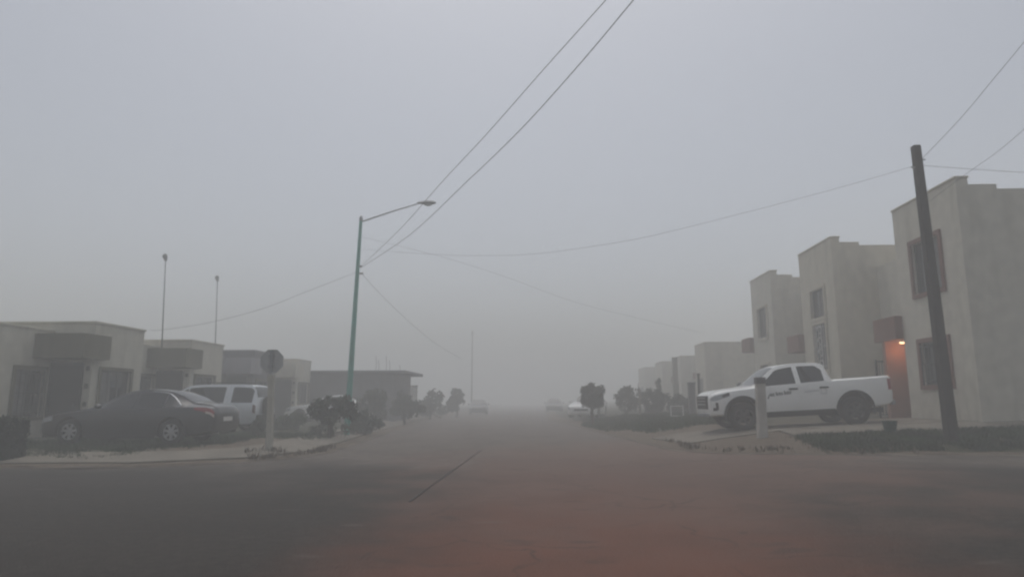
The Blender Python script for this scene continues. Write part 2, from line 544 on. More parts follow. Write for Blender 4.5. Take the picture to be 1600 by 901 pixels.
def haze():
    m = bpy.data.materials.new('fog_air'); m.use_nodes = True
    N, L = m.node_tree.nodes, m.node_tree.links
    N.remove(N['Principled BSDF'])
    v = N.new('ShaderNodeVolumePrincipled')
    v.inputs['Color'].default_value = (.975, .988, .975, 1)
    v.inputs['Density'].default_value = FOG
    v.inputs['Anisotropy'].default_value = 0.0
    L.new(v.outputs[0], N['Material Output'].inputs['Volume'])
    try: m.cycles.homogeneous_volume = True
    except Exception: pass
    o = MB().box(-420, 420, -420, 420, -1.3, 11.5).build('haze', m)
    tag(o, kind='stuff')


haze()

# ------------------------------------------------------------------ ground
tag(MB().add([(-410, -410, -.25), (410, -410, -.25), (410, 410, -.25), (-410, 410, -.25)], [(0, 1, 2, 3)]).build('ground', M['soil']), kind='structure')


def frange(a, b, s):
    out = []; x = a
    while x < b - 1e-6: out.append(x); x += s
    out.append(b); return out


def build_road():
    xs = [-60, -40, -25, -16] + frange(-12, 14, .5) + [20, 40, 60]
    ys = frange(-20, 30, 1.0) + frange(34, 200, 6)
    vs = [(x, y, road_z(x, y) + .012 * noise.noise(Vector((x * .5, y * .5, 0)))) for y in ys for x in xs]
    n = len(xs)
    fs = [(j * n + i, j * n + i + 1, (j + 1) * n + i + 1, (j + 1) * n + i) for j in range(len(ys) - 1) for i in range(n - 1)]
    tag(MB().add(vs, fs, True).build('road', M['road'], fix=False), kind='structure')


build_road()


def turf_left(X, Y):
    d = left_d(X, Y)
    t = smooth((d - 2.6) / 1.2)
    if X < -9.0 and Y < 17: t = max(t, smooth((d - .9) / .6) * smooth((-9.0 - X) / 1.2))
    if Y > 21: t = max(t, smooth((d - .8) / .8) * .8)
    if X < -11.0 and Y > 17: t *= .8
    return t


def turf_right(X, Y):
    d = right_d(X, Y)
    t = 0
    if X > 5.8: t = smooth((d - .05) / .3) * smooth((X - 5.9) / .6) * (1 - smooth((Y - 16.9) / .4))
    if Y > 17: t = max(t, .55 * smooth((X - 6.2) / .8) * smooth((Y - 17.9) / .5))
    if Y > 23: t = max(t, smooth((d - .6) / .6) * smooth((Y - 23) / 1.5) * (1 - .6 * smooth((X - 6.6) / 1.5)))
    return t


def build_lot(name, side):
    cx, cy = LC if side < 0 else RC
    r = LR if side < 0 else RR
    g = gl if side < 0 else gr
    tf = turf_left if side < 0 else turf_right
    rows = []
    for k in range(13):
        a = PI / 2 * k / 12
        rows.append((cy - r * math.cos(a), cx - side * 0 + (-side) * r * math.sin(a)))
    ex = rows[-1][1]
    for y in frange(cy + .4, 34, .4) + frange(36, 60, 2) + frange(66, 190, 8): rows.append((y, ex + drift(y)))
    ds = [0, .08] + frange(.25, 9, .25) + frange(9.6, 16, .6) + [18, 22, 30, 45, 55]
    vs, fs, tm = [], [], []
    for y, x0 in rows:
        for d in ds:
            x = x0 + side * d
            z = g(x, y) + (.025 * noise.noise(Vector((x * 1.1, y * 1.1, 3.3))) if d > .3 else 0)
            vs.append((x, y, z)); tm.append(tf(x, y))
    n = len(ds)
    for j in range(len(rows) - 1):
        for i in range(n - 1):
            f = (j * n + i, j * n + i + 1, (j + 1) * n + i + 1, (j + 1) * n + i)
            fs.append(f if side > 0 else f[::-1])
    # skirt down to below the road
    k = len(vs)
    edge = [i for i in range(n)][::-1] + [j * n for j in range(1, len(rows))]
    for e in edge:
        vs.append((vs[e][0], vs[e][1], -.3)); tm.append(0)
    for q in range(len(edge) - 1): fs.append((edge[q], edge[q + 1], k + q + 1, k + q))
    o = MB().add(vs, fs, True).build(name, M['lot'], fix=False)
    at = o.data.attributes.new('turf', 'FLOAT', 'POINT')
    at.data.foreach_set('value', tm)
    tag(o, kind='structure')
    # kerb swept along the edge
    path = [(cx + side * 45, cy - r)] + [(cx + side * q, cy - r) for q in (20, 10, 6, 4, 3, 2, 1)] + [(x, y) for y, x in rows]
    kv, kf = [], []
    for i, (x, y) in enumerate(path):
        a = Vector(path[max(i - 1, 0)]); b = Vector(path[min(i + 1, len(path) - 1)])
        t = (b - a).normalized(); nn = Vector((t.y, -t.x)) * (-side)      # towards the road
        zz = road_z(x, y)
        for off, z in ((.085, -.2), (.08, .01), (.03, .026), (-.09, .03), (-.09, -.2)):
            kv.append((x + nn.x * off, y + nn.y * off, zz + z + .018 * noise.noise(Vector((x * 3, y * 3, 0)))))
    for i in range(len(path) - 1):
        for q in range(4): kf.append((i * 5 + q, i * 5 + q + 1, i * 5 + 5 + q + 1, i * 5 + 5 + q))
    tag(MB().add(kv, kf).build('kerb', M['kerb']), kind='structure')


build_lot('lawn', -1)
build_lot('verge', 1)


def strip(name, m, pts, w, lift, kind='structure', zf=G):
    vs, fs = [], []
    for i, p in enumerate(pts):
        a = Vector(pts[max(i - 1, 0)]); b = Vector(pts[min(i + 1, len(pts) - 1)])
        t = (b - a).normalized(); n = Vector((-t.y, t.x)); ww = w if not callable(w) else w(i)
        for s in (-1, 1):
            x, y = p[0] + n.x * ww / 2 * s, p[1] + n.y * ww / 2 * s
            z = zf(x, y) + lift
            vs += [(x, y, z), (x, y, z - .1)]
    for i in range(len(pts) - 1):
        k = i * 4
        fs += [(k, k + 4, k + 6, k + 2), (k, k + 1, k + 5, k + 4), (k + 2, k + 6, k + 7, k + 3)]
    k = (len(pts) - 1) * 4
    fs += [(0, 2, 3, 1), (k, k + 1, k + 3, k + 2)]
    return tag(MB().add(vs, fs).build(name, m), kind=kind)


strip('sidewalk', M['walk'], [(6.1 + .5 * k, 17.45 + .05 * math.sin(k)) for k in range(30)], .75, .04)
strip('sidewalk', M['walk'], [(x, LC[1] - LR + 1.25) for x in (-40, -25, -18, -14, -12, -11)] + [(LC[0] + (LR - 1.25) * math.sin(a), LC[1] - (LR - 1.25) * math.cos(a)) for a in [PI / 2 * k / 10 for k in range(11)]] + [(LC[0] + LR - 1.25 + drift(y), y) for y in (18.5, 19.5, 21, 23, 26, 30, 36, 44, 60)], lambda i: 1.5 + .12 * math.sin(i * 1.7), .035)
strip('driveway', M['walk'], [(3.55 + .4 * k, 19.7 + .08 * math.sin(k * .9)) for k in range(20)], lambda i: 3.1 + .15 * math.sin(i * 1.3), .03)
cr = [on_z(px, py, .02) for px, py in ((640, 781), (655, 770), (672, 757), (690, 746), (705, 735), (720, 725), (738, 712), (752, 702))]
strip('road_seam', mat('seam_tar', (.04, .034, .03), .8, .3, 9), [(p.x + R.uniform(-.02, .02), p.y) for p in cr], lambda i: .025 + .02 * math.sin(i * 2.1), .014, zf=lambda x, y: road_z(x, y) + .012 * noise.noise(Vector((x * .5, y * .5, 0))))


# ------------------------------------------------------------------ vegetation
def leaves(lumps, n, size, seed, fill=.55, rag=True):
    """many small leaf faces spread through a set of ellipsoid lumps (centre, radii)"""
    r = random.Random(seed)
    mb = MB()
    extra = []
    for c, q in lumps:                      # smaller clumps that break the outline
        for _ in range(7):
            d = Vector((r.gauss(0, 1), r.gauss(0, 1), r.gauss(0, 1))).normalized()
            k = r.uniform(.25, .52)
            extra.append(((c[0] + d.x * q[0] * .85, c[1] + d.y * q[1] * .85, c[2] + d.z * q[2] * .85), (q[0] * k, q[1] * k, q[2] * k)))
    if rag: lumps = [(c, (q[0] * .9, q[1] * .9, q[2] * .9)) for c, q in lumps] + extra
    wts = [l[1][0] * l[1][1] * l[1][2] for l in lumps]
    for _ in range(n):
        c, rad = r.choices(lumps, wts)[0]
        while True:
            d = Vector((r.uniform(-1, 1), r.uniform(-1, 1), r.uniform(-1, 1)))
            if .05 < d.length < 1: break
        q = d.length; d = d.normalized() * (q ** fill)
        p = Vector((c[0] + d.x * rad[0], c[1] + d.y * rad[1], c[2] + d.z * rad[2]))
        if noise.noise(p * 2.6 + Vector((seed, 0, 0))) < -.08 and q > .35: continue
        p += Vector((r.gauss(0, .03), r.gauss(0, .03), r.gauss(0, .03)))
        a = Vector((r.gauss(0, 1), r.gauss(0, 1), r.gauss(0, 1))).normalized(); b = a.orthogonal().normalized()
        s = size * r.uniform(.6, 1.4)
        e = a.cross(b) * s * .2
        mb.add([p - a * s, p + b * s * .45 + e, p + a * s, p - b * s * .45 + e], [(0, 1, 2), (0, 2, 3)])
    return mb


def limb_tree(name, label, cat, base, lumps, n, size, leaf, trunk_r, seed, group=None, tilt=0.0):
    t = thing(name, label, cat, base, group)
    r = random.Random(seed)
    b = Vector(base)
    top = Vector(lumps[0][0])
    tr = MB()
    mid = b.lerp(top, .5) + Vector((r.uniform(-.04, .04) + tilt, 0, 0))
    tr.tube([b + Vector((0, 0, -.1)), b + Vector((0, 0, .05)), mid, top], [trunk_r * 1.5, trunk_r * 1.15, trunk_r, trunk_r * .5], 8)
    for c, rad in lumps:
        for _ in range(2):
            e = Vector(c) + Vector((r.uniform(-.6, .6) * rad[0], r.uniform(-.6, .6) * rad[1], r.uniform(-.3, .7) * rad[2]))
            s = b.lerp(top, r.uniform(.45, .9))
            tr.tube([s, s.lerp(e, .5) + Vector((0, 0, .05)), e], [trunk_r * .5, trunk_r * .33, trunk_r * .12], 6)
    tr.build('trunk', M['bark'], t)
    leaves(lumps, n, size, seed, rag='lollipop' not in label).build('crown', M[leaf], t, fix=False)
    return t


def at_ground(px, py_base, side):
    """ground point under a pixel on the lots"""
    d = ray(px, py_base)
    t = 3.0
    for _ in range(6000):
        p = CAM + d * t
        if p.z <= G(p.x, p.y): return p
        t += .02
    return p


def px_crown(Y, rects, depth=None):
    """lumps from pixel boxes (x0,x1,y0,y1) at the distance Y"""
    out = []
    for i, (x0, x1, y0, y1) in enumerate(rects):
        c = on_y((x0 + x1) / 2, (y0 + y1) / 2, Y)
        rx = (on_y(x1, y0, Y) - on_y(x0, y0, Y)).length / 2
        rz = (on_y(x0, y0, Y) - on_y(x0, y1, Y)).length / 2
        dy = 0 if i == 0 else ((-1) ** i) * .25 * rx
        out.append(((c.x, c.y + dy, c.z), (rx, rx * .9, rz)))
    return out


def gp(x, y): return (x, y, G(x, y))


# small spreading tree in front of the white hatchback
Y = 22.5
lm = px_crown(Y, [(494, 542, 620, 652), (480, 512, 628, 656), (522, 556, 618, 640), (500, 530, 640, 664), (535, 560, 636, 656)])
p = on_y(515, 682, Y)
limb_tree('street_tree', 'low spreading dark tree on a short trunk, in front of a white car', 'tree', gp(p.x, Y), lm, 3600, .075, 'leaf_dark', .07, 5, 'small trees along the left side of the street')
Y = 34
lm = px_crown(Y, [(566, 604, 604, 645), (572, 606, 622, 662), (558, 584, 622, 656)])
p = on_y(588, 668, Y)
limb_tree('street_tree', 'tall bushy tree before the flat roofed bare block building, right of the lamp post', 'tree', gp(p.x, Y), lm, 3600, .09, 'leaf_hazed', .07, 6, 'small trees along the left side of the street')
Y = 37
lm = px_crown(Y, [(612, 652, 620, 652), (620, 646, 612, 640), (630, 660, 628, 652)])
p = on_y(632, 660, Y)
limb_tree('street_tree', 'rounded tree at the right corner of the bare block building', 'tree', gp(p.x, Y), lm, 2600, .1, 'leaf_hazed', .06, 7, 'small trees along the left side of the street')
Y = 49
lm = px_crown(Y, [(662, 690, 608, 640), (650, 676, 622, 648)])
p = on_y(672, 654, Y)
limb_tree('street_tree', 'faint grey tree in the fog just past the bare block building', 'tree', gp(p.x, Y), lm, 2200, .12, 'leaf_hazed', .06, 8, 'small trees along the left side of the street')
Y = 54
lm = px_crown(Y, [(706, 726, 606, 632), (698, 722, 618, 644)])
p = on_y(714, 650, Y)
limb_tree('street_tree', 'farthest faint tree on the left, rising beside the parked car lost in fog', 'tree', gp(p.x, Y), lm, 2000, .13, 'leaf_hazed', .06, 9, 'small trees along the left side of the street')


def bush(label, Y, rects, n, size, leaf, seed, group, name='bush'):
    lm = px_crown(Y, rects)
    cx = lm[0][0][0]
    t = thing(name, label, 'bush', gp(cx, Y), group)
    st = MB(); r = random.Random(seed)
    for k in range(7):
        c, rad = r.choice(lm)
        e = Vector(c) + Vector((r.uniform(-.5, .5) * rad[0], r.uniform(-.5, .5) * rad[1], r.uniform(-.2, .5) * rad[2]))
        b = Vector((cx + r.uniform(-.15, .15), Y + r.uniform(-.1, .1), G(cx, Y) - .05))
        st.tube([b, b.lerp(e, .5) + Vector((0, 0, .06)), e], [.02, .014, .006], 5)
    st.build('stem', M['bark'], t)
    leaves(lm, n, size, seed).build('foliage', M[leaf], t, fix=False)
    return t


GB = 'bushes on the left verge'
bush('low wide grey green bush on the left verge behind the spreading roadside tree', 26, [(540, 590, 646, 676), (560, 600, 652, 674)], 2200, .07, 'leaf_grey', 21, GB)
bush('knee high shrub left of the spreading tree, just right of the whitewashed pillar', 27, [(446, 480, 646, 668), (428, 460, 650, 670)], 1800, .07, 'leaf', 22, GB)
bush('loose low shrub round the foot of the spreading roadside tree', 23.2, [(488, 526, 660, 684), (530, 562, 660, 684)], 650, .06, 'leaf_hazed', 25, GB)
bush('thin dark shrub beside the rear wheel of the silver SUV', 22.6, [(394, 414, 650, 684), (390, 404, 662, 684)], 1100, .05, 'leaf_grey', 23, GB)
bush('low dim hedge line past the bare block building, left of the faint far trees', 52, [(676, 704, 632, 648), (650, 680, 636, 650)], 1500, .1, 'leaf_hazed', 24, GB)


def hedge():
    Y0, Y1 = 13.75, 14.7
    xr = on_y(41, 690, Y1).x; zt = on_y(20, 657, Y0 + .2).z
    t = thing('hedge', 'dark clipped box hedge cut off by the left edge of the photo', 'hedge', gp(xr - 1, Y0 + .6))
    z0 = G(xr - 1, Y0 + .5)
    r = random.Random(3); mb = MB()
    x0 = xr - 3.6
    for _ in range(15000):
        f = r.random()
        if f < .36: p = (r.uniform(x0, xr), Y0, r.uniform(z0, zt))
        elif f < .6: p = (xr, r.uniform(Y0, Y1), r.uniform(z0, zt))
        elif f < .9: p = (r.uniform(x0, xr), r.uniform(Y0, Y1), zt)
        else: p = (r.uniform(x0, xr), r.uniform(Y0, Y1), r.uniform(z0, zt))
        p = Vector(p); w = noise.noise(p * 2.2) * .07
        p += Vector((r.gauss(0, .03) + (w if f > .36 else 0), r.gauss(0, .03) - w, r.gauss(0, .03) + w))
        a = Vector((r.gauss(0, 1), r.gauss(0, 1), r.gauss(0, 1))).normalized(); b = a.orthogonal().normalized(); s = r.uniform(.02, .045)
        mb.add([p - a * s, p + b * s * .5, p + a * s, p - b * s * .5], [(0, 1, 2, 3)])
    mb.build('foliage', M['leaf_hedge'], t, fix=False)
    st = MB()
    for k in range(9):
        x = x0 + .2 + k * .4; st.tube([(x, Y0 + .7, z0 - .1), (x + .05, Y0 + .65, z0 + .4), (x - .03, Y0 + .7, zt - .08)], [.025, .018, .008], 6)
    st.build('stem', M['bark'], t)


hedge()

# right side of the street
Y = 33
lm = px_crown(Y, [(909, 943, 600, 638), (907, 927, 600, 622), (926, 946, 600, 620), (907, 926, 616, 637), (927, 945, 615, 637), (914, 938, 598, 618)])
p = on_y(926, 655, Y)
limb_tree('topiary_tree', 'lollipop tree clipped into a dark drum, standing alone on the right verge', 'tree', gp(p.x, Y), lm, 4200, .07, 'leaf_hazed', .07, 31)
Y = 39
GR2 = 'bushes before the far right houses'
bush('dark round bush right of the clipped lollipop tree', Y, [(960, 998, 603, 646), (966, 992, 602, 640)], 3000, .08, 'leaf_hazed', 32, GR2)
bush('dark broad bush between a pale post and the pointed cypress', 37, [(1001, 1036, 603, 648), (1012, 1040, 606, 646)], 3000, .08, 'leaf_hazed', 33, GR2)
bush('lower dark bush right of the cypress, behind the low white frame', 36, [(1040, 1076, 613, 652), (1060, 1084, 618, 654)], 2600, .08, 'leaf_hazed', 34, GR2)
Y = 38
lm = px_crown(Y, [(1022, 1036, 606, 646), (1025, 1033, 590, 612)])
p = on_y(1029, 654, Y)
limb_tree('cypress', 'slim pointed dark cypress sticking up between two bushes', 'tree', gp(p.x, Y), lm, 1500, .06, 'leaf_hazed', .04, 36)


def tufts(name, zone, n, hmin, hmax, m, label, seed, blades=4):
    r = random.Random(seed); mb = MB(); k = 0; tries = 0
    while k < n and tries < n * 30:
        tries += 1
        x, y = r.uniform(zone[0], zone[1]), r.uniform(zone[2], zone[3])
        w = zone[4](x, y)
        w *= .5 + 1.3 * noise.noise(Vector((x * 1.3, y * 1.3, seed)))
        if r.random() > w: continue
        k += 1
        z = G(x, y)
        for _ in range(blades):
            a = r.uniform(0, 2 * PI); h = r.uniform(hmin, hmax); wd = r.uniform(.006, .014)
            bx, by = x + r.gauss(0, .035), y + r.gauss(0, .035)
            ln = h * r.uniform(.1, .7)
            dx, dy = math.cos(a), math.sin(a)
            mb.add([(bx - dy * wd, by + dx * wd, z - .02), (bx + dy * wd, by - dx * wd, z - .02),
                    (bx + dx * ln * .4 + dy * wd * .6, by + dy * ln * .4 - dx * wd * .6, z + h * .6),
                    (bx + dx * ln, by + dy * ln, z + h)], [(0, 1, 2), (0, 2, 3)])
    return tag(mb.build(name, m, fix=False), label, 'grass', kind='stuff')


tufts('grass', (-16, -6.5, 13.6, 24, turf_left), 9000, .03, .11, M['grass'], 'short patchy lawn grass on the left around the parked cars', 41)
tufts('grass', (5.8, 15, 15.15, 17.1, turf_right), 8000, .03, .13, M['grass'], 'dark uneven grass on the bank along the right kerb', 42)
tufts('grass', (1.3, 7.5, 23, 38, lambda x, y: max(turf_right(x, y), .9 if math.hypot(x - 3.4, (y - 32) * .3) < 1.7 and right_d(x, y) > .1 else 0)), 6000, .06, .2, M['grass'], 'grass patch on the right verge round the clipped tree', 43)
wl = lambda x, y: 1.0 if (math.hypot(x + 6.9, y - 16.7) < .7 * (.5 + abs(noise.noise(Vector((x * 2, y * 2, 1))))) or (.02 < left_d(x, y) < .3 and y > 15.2 and y < 19)) else 0
tufts('weeds', (-8, -5.5, 15, 19.2, wl), 90, .05, .18, M['weed'], 'dry weeds round the foot of the white concrete pillar and along the left kerb', 44, 5)
wr = lambda x, y: 1.0 if .02 < right_d(x, y) < .5 else 0
tufts('weeds', (3.5, 8, 14.9, 24, wr), 130, .04, .14, M['weed'], 'sparse dry weeds along the right street corner', 45, 5)

# ------------------------------------------------------------------ left row of houses
XW, XB, XC = -15.3, -14.0, -13.75


def left_house(Ya, Yb, label, wall, block, canopy, z0, low=3.46, high=3.73, start=None, win=True, band=None, det=True):
    """low wing from `start` to Ya, projecting block from Ya to Yb with the door in its side under a canopy"""
    st = Ya - 3.15 if start is None else start
    t = thing('row_house', label, 'house', (XW, Ya, z0), 'one storey houses in the left row')
    zb = z0 - .4
    wl, wh = Ya - 1.42, Ya - .28
    holes = [(wl, wh, z0 + .68, z0 + 2.08)] if win else []
    wing = wall_block(-23.5, XW, st, Ya - .003, zb, low, 'x+', holes).build('wing_wall', M[wall], t)
    if win: window(t, 'x+', XW, *holes[0], trim='olive', tw=.1, bars=6, mull=2)
    h2 = [(Ya + .42, Ya + 1.95, z0 + 1.02, z0 + 2.12)]
    wall_block(-23.5, XB, Ya, Yb, zb, high, 'x+', h2).build('front_block', M[block], t)
    window(t, 'x+', XB, *h2[0], trim='olive', tw=.1, bars=0, mull=3)
    cap = MB().box(-23.52, XB + .04, Ya - .04, Yb + .04, high + .002, high + .075)
    cap.build('parapet_cap', M[band or block], t, bevel=.01)
    MB().box(-23.5, XW + .03, st, Ya - .05, low + .002, low + .06).build('parapet_cap', M[band or wall], t, bevel=.01)
    # canopy over the porch
    c1 = MB().box(XW + .002, XC, Ya - .82, Ya - .002, z0 + 2.42, z0 + 3.16)
    c1.box(XB + .002, XC, Ya - .002, Ya + .45, z0 + 2.42, z0 + 3.16)
    c1.build('canopy', M[canopy], t)
    d = MB().box(XW + .06, XW + 1.0, Ya - .05, Ya - .004, z0 + .02, z0 + 2.25).build('door', M['dark_door'], t, bevel=.006)
    fr = MB().box(XW + .004, XW + .055, Ya - .07, Ya - .004, z0 - .05, z0 + 2.32)
    fr.box(XW + 1.005, XW + 1.06, Ya - .07, Ya - .004, z0 - .05, z0 + 2.32).box(XW + .055, XW + 1.005, Ya - .07, Ya - .004, z0 + 2.255, z0 + 2.32)
    fr.build('frame', M['black_metal'], d)
    MB().blob((XW + .9, Ya - .085, z0 + 1.03), .035).build('handle', M['alu'], d)
    # square vent niches up the corner pier
    if det:
        for z in (z0 + 1.05, z0 + 1.6, z0 + 2.15):
            MB().box(XB - .17, XB - .05, Ya - .03, Ya - .002, z - .07, z + .07).build('vent_block', M['olive'], t, bevel=.006)
    MB().box(XW + .001, XB - .2, Ya - 1.0, Ya - .08, z0 - .3, z0 + .06).build('door_step', M['concrete'], t, bevel=.01)
    # roof outlet spout
    MB().tube([(XW - .02, st + .5, low - .45), (XW + .18, st + .5, low - .5)], .035, 8).build('rain_spout', M['concrete'], t)
    return t


left_house(20.1, 22.66, 'low cream house behind the dark sedan, with an olive canopy over its door', 'cream', 'cream', 'olive', .19, start=14.6)
left_house(25.86, 28.5, 'low cream house behind the silver SUV, with masts rising behind its roof', 'cream', 'pale', 'olive', .19, 3.42, 3.68, start=22.68)
left_house(31.6, 34.2, 'low dark grey house behind the round topped sign, third in the left row', 'grey_wall', 'grey_wall', 'lilac_wall', .19, 3.44, 3.7, start=28.53, band='lilac_wall')
left_house(37.3, 39.6, 'low pale house between the dark grey house and the bare block building', 'pale', 'pale', 'tan', .19, 3.4, 3.62, start=34.23)


def bare_building():
    Y0, Y1 = 40.2, 45.3
    xr = on_y(615, 610, Y0).x
    zt = on_y(640, 580, Y0).z
    t = thing('block_building', 'unfinished flat roofed building of bare dark blocks with an overhanging roof slab', 'building', (-10, Y0, .2))
    z0 = .2
    hole = [(xr - 2.0, xr - 1.1, z0 + .9, z0 + 2.0)]
    wall_block(-20, xr, Y0, Y1, -.3, zt - .14, 'y-', [], .2).build('wall', M['block'], t)
    xo = on_y(661, 582, Y1 + .3).x
    MB().box(-20.05, xo, Y0 - .45, Y1 + .3, zt - .138, zt + .05).build('roof_slab', M['grey_wall'], t, bevel=.02)
    for px, py in ((588, 556), (592, 562), (604, 556), (609, 563), (625, 570)):
        q = on_y(px, py, Y0 + .8)
        MB().tube([(q.x, Y0 + .8, zt + .04), (q.x + .02, Y0 + .8, zt + .5 * (q.z - zt)), (q.x - .03, Y0 + .82, q.z)], .012, 6).build('rebar', M['rust'], t)


bare_building()


def garden_wall():
    a, b = on_y(636, 600, 48), on_y(652, 600, 48)
    t = thing('garden_wall', 'short white wall end peeking out right of the bare block building', 'wall', (b.x, 48, G(b.x, 48)))
    z = on_y(645, 603, 48).z
    MB().box(a.x - 2, b.x, 48, 48.2, -.2, z).build('panel', M['white_wall'], t, bevel=.02)
    MB().box(a.x - 2.03, b.x + .03, 47.96, 48.24, z + .002, z + .06).build('coping', M['concrete'], t, bevel=.01)


garden_wall()

# ------------------------------------------------------------------ right row of houses


def right_house(Ya, Yb, label, wall, trim, ztop, z0, X=11.0, wins=(), grille2=True, canopy=True, fin=False, step=True, zr=None, lowtop=None, Ynext=None):
    t = thing('town_house', label, 'house', (X, Ya, z0), 'two storey houses in the right row')
    zb = z0 - .6
    zt = ztop
    lt = zt - .3
    holes = [w[:4] for w in wins]
    wall_block(X, 22, Ya, Yb, zb, lt, 'x-', holes).build('wall', M[wall], t)
    for w in wins:
        window(t, 'x-', X, *w[:4], frame='bronze', trim=w[4], tw=.12, bars=w[5], mull=2, scroll=w[6])
    # stepped parapet of the street front
    MB().box(X, X + .32, Ya, Yb, lt + .002, zt).build('parapet', M[wall], t)
    for y0 in (Ya, Yb - .18):
        MB().box(X + .323, X + 1.05, y0, y0 + .18, lt + .002, zt - .17).build('parapet', M[wall], t)
    MB().box(X - .03, X + .35, Ya - .03, Yb + .03, zt + .002, zt + .06).build('parapet_cap', M['tan'], t, bevel=.01)
    yn = Ynext or Yb + 3.6
    # set back wing with the entrance
    wing = MB().box(X + 1.6, 22, Yb + .003, yn, zb, z0 + 5.6)
    wing.build('wing_wall', M[wall], t)
    if canopy:
        zc = zr if zr else z0 + 2.45
        MB().box(X - .24, X + 1.55, Yb + .004, Yb + 1.35, zc, zc + .72).build('canopy', M['brown_trim'], t, bevel=.015)
        d = MB().box(X + 1.55, X + 1.597, Yb + .35, Yb + 1.25, z0, z0 + 2.1).build('door', M['dark_door'], t)
        MB().blob((X + 1.53, Yb + 1.15, z0 + 1.0), .035).build('handle', M['alu'], d)
    if fin:
        MB().box(X - .2, X + 1.55, Yb + .78, Yb + .96, zb, zr - .003).build('porch_wall', M['terracotta'], t)
        q = (X + .12, Yb + .36, zr - .07)
        MB().lathe([(.0, .0), (.05, .0), (.06, -.03), (.0, -.03)], (q[0], q[1], zr - .003), 'z', 14).build('lamp_holder', M['alu'], t)
        b = MB().blob((q[0], q[1], zr - .075), (.1, .05, .03)).build('lamp_bulb', M['bulb'], t)
        ld = bpy.data.lights.new('porch_light', 'POINT'); ld.energy = 11; ld.color = (1, .5, .22); ld.shadow_soft_size = .06
        lo = bpy.data.objects.new('porch_light', ld); C.objects.link(lo); lo.location = (q[0] - .0, q[1], zr - .26)
    return t


right_house(17.6, 20.88, 'nearest two storey house on the right behind the dark wooden pole, with a lit porch', 'pale', 'brown_trim', 7.2, .72,
            wins=[(18.58, 19.98, 4.42, 5.92, 'brown_trim', 0, False), (18.66, 20.02, 1.78, 3.0, 'brown_trim', 7, False)], fin=True, zr=3.2, Ynext=25.38)
right_house(25.4, 28.7, 'middle two storey house on the right, above the pickup bed, with a scrolled white grille', 'tan', 'tan', 7.5, .76,
            wins=[(26.35, 27.65, 4.62, 5.75, 'tan', 0, False), (26.4, 27.6, 2.55, 4.35, 'tan', 5, True)], zr=3.4, Ynext=32.3)
right_house(32.36, 35.5, 'third two storey house on the right, seen above the pickup windscreen', 'pale', 'tan', 7.55, .76,
            wins=[(33.2, 34.55, 4.45, 5.95, 'tan', 0, False), (33.3, 34.5, 1.7, 3.1, 'tan', 5, False)], zr=3.9, Ynext=39.5)


def far_house(label, Ya, Yb, X, zt, wall, zlow, ext):
    t = thing('far_house', label, 'house', (X, Ya, .8), 'foggy houses far down the right side')
    h = [(Ya + (Yb - Ya) * .3, Ya + (Yb - Ya) * .72, 1.7, 2.9)]
    wall_block(X, X + 9, Ya, Yb, 0, zt, 'x-', h).build('wall', M[wall], t)
    window(t, 'x-', X, *h[0], frame='bronze', mull=2, curtain=False)
    MB().box(X - .03, X + 9.03, Ya - .03, Yb + .03, zt + .002, zt + .08).build('parapet_cap', M['tan'], t, bevel=.01)
    MB().box(X + 1.5, X + 9, Yb + .003, Yb + ext, 0, zlow).build('wing_wall', M[wall], t)
    MB().box(X + .1, X + 1.497, Yb + .3, Yb + 1.5, 2.9, 3.4).build('canopy', M['brown_trim'], t)
    return t


far_house('foggy tan house left of the pickup, with the highest parapet of the far group', 46.3, 49.3, 11.0, 5.25, 'tan', 4.6, 4.6)
far_house('foggy pale house behind the cypress, second beyond the pickup bonnet', 54.5, 58, 11.0, 4.85, 'pale', 4.3, 4.0)
far_house('dim house nearly lost in fog above the dark bush by the lollipop tree', 63, 67, 11.0, 4.9, 'tan', 4.3, 4.0)
far_house('last house on the right dissolving into the fog', 74, 79, 11.0, 4.9, 'pale', 4.3, 4.0)
# long tan wall that fills the gap between the third house and the far group
t = thing('yard_wall', 'plain tan yard wall between the third two storey house and the far foggy houses', 'wall', (14, 41, .9))
q0, q1 = on_y(1128, 548, 45.5), on_y(1153, 548, 45.5)
MB().box(q0.x, q1.x + .2, 45.4, 45.6, 0, q0.z).build('panel', M['tan'], t)
MB().box(q1.x + .203, q1.x + 2.4, 45.4, 45.6, 0, on_y(1160, 557, 45.5).z).build('panel', M['tan'], t)


# posts on the right
def post(name, label, cat, px, pyt, Y, w, m, cap=None, z0=None, group=None):
    p = on_y(px, pyt, Y)
    g = G(p.x, Y) if z0 is None else z0
    t = thing(name, label, cat, (p.x, Y, g), group)
    MB().box(p.x - w / 2, p.x + w / 2, Y - w / 2, Y + w / 2, g - .3, p.z - (.09 if cap else 0)).build('shaft', M[m], t, bevel=.012)
    if cap: MB().box(p.x - w / 2 - .02, p.x + w / 2 + .02, Y - w / 2 - .02, Y + w / 2 + .02, p.z - .088, p.z).build('cap', M[cap], t, bevel=.01)
    return t


post('gate_post', 'thick dark square gate post just left of the pickup grille', 'post', 1080, 597, 33, .3, 'block', 'grey_wall')
post('gate_post', 'thin tall dark gate post between the thick gate post and the pickup', 'post', 1091, 583, 32, .1, 'black_metal', 'black_metal')
post('wall_post', 'narrow dark post up the front of the foggy pale house behind the bushes', 'post', 1054, 558, 45, .30, 'concrete', 'concrete')
post('garden_post', 'slim pale post between the two dark round bushes', 'post', 999, 608, 35.5, .12, 'concrete', 'concrete')


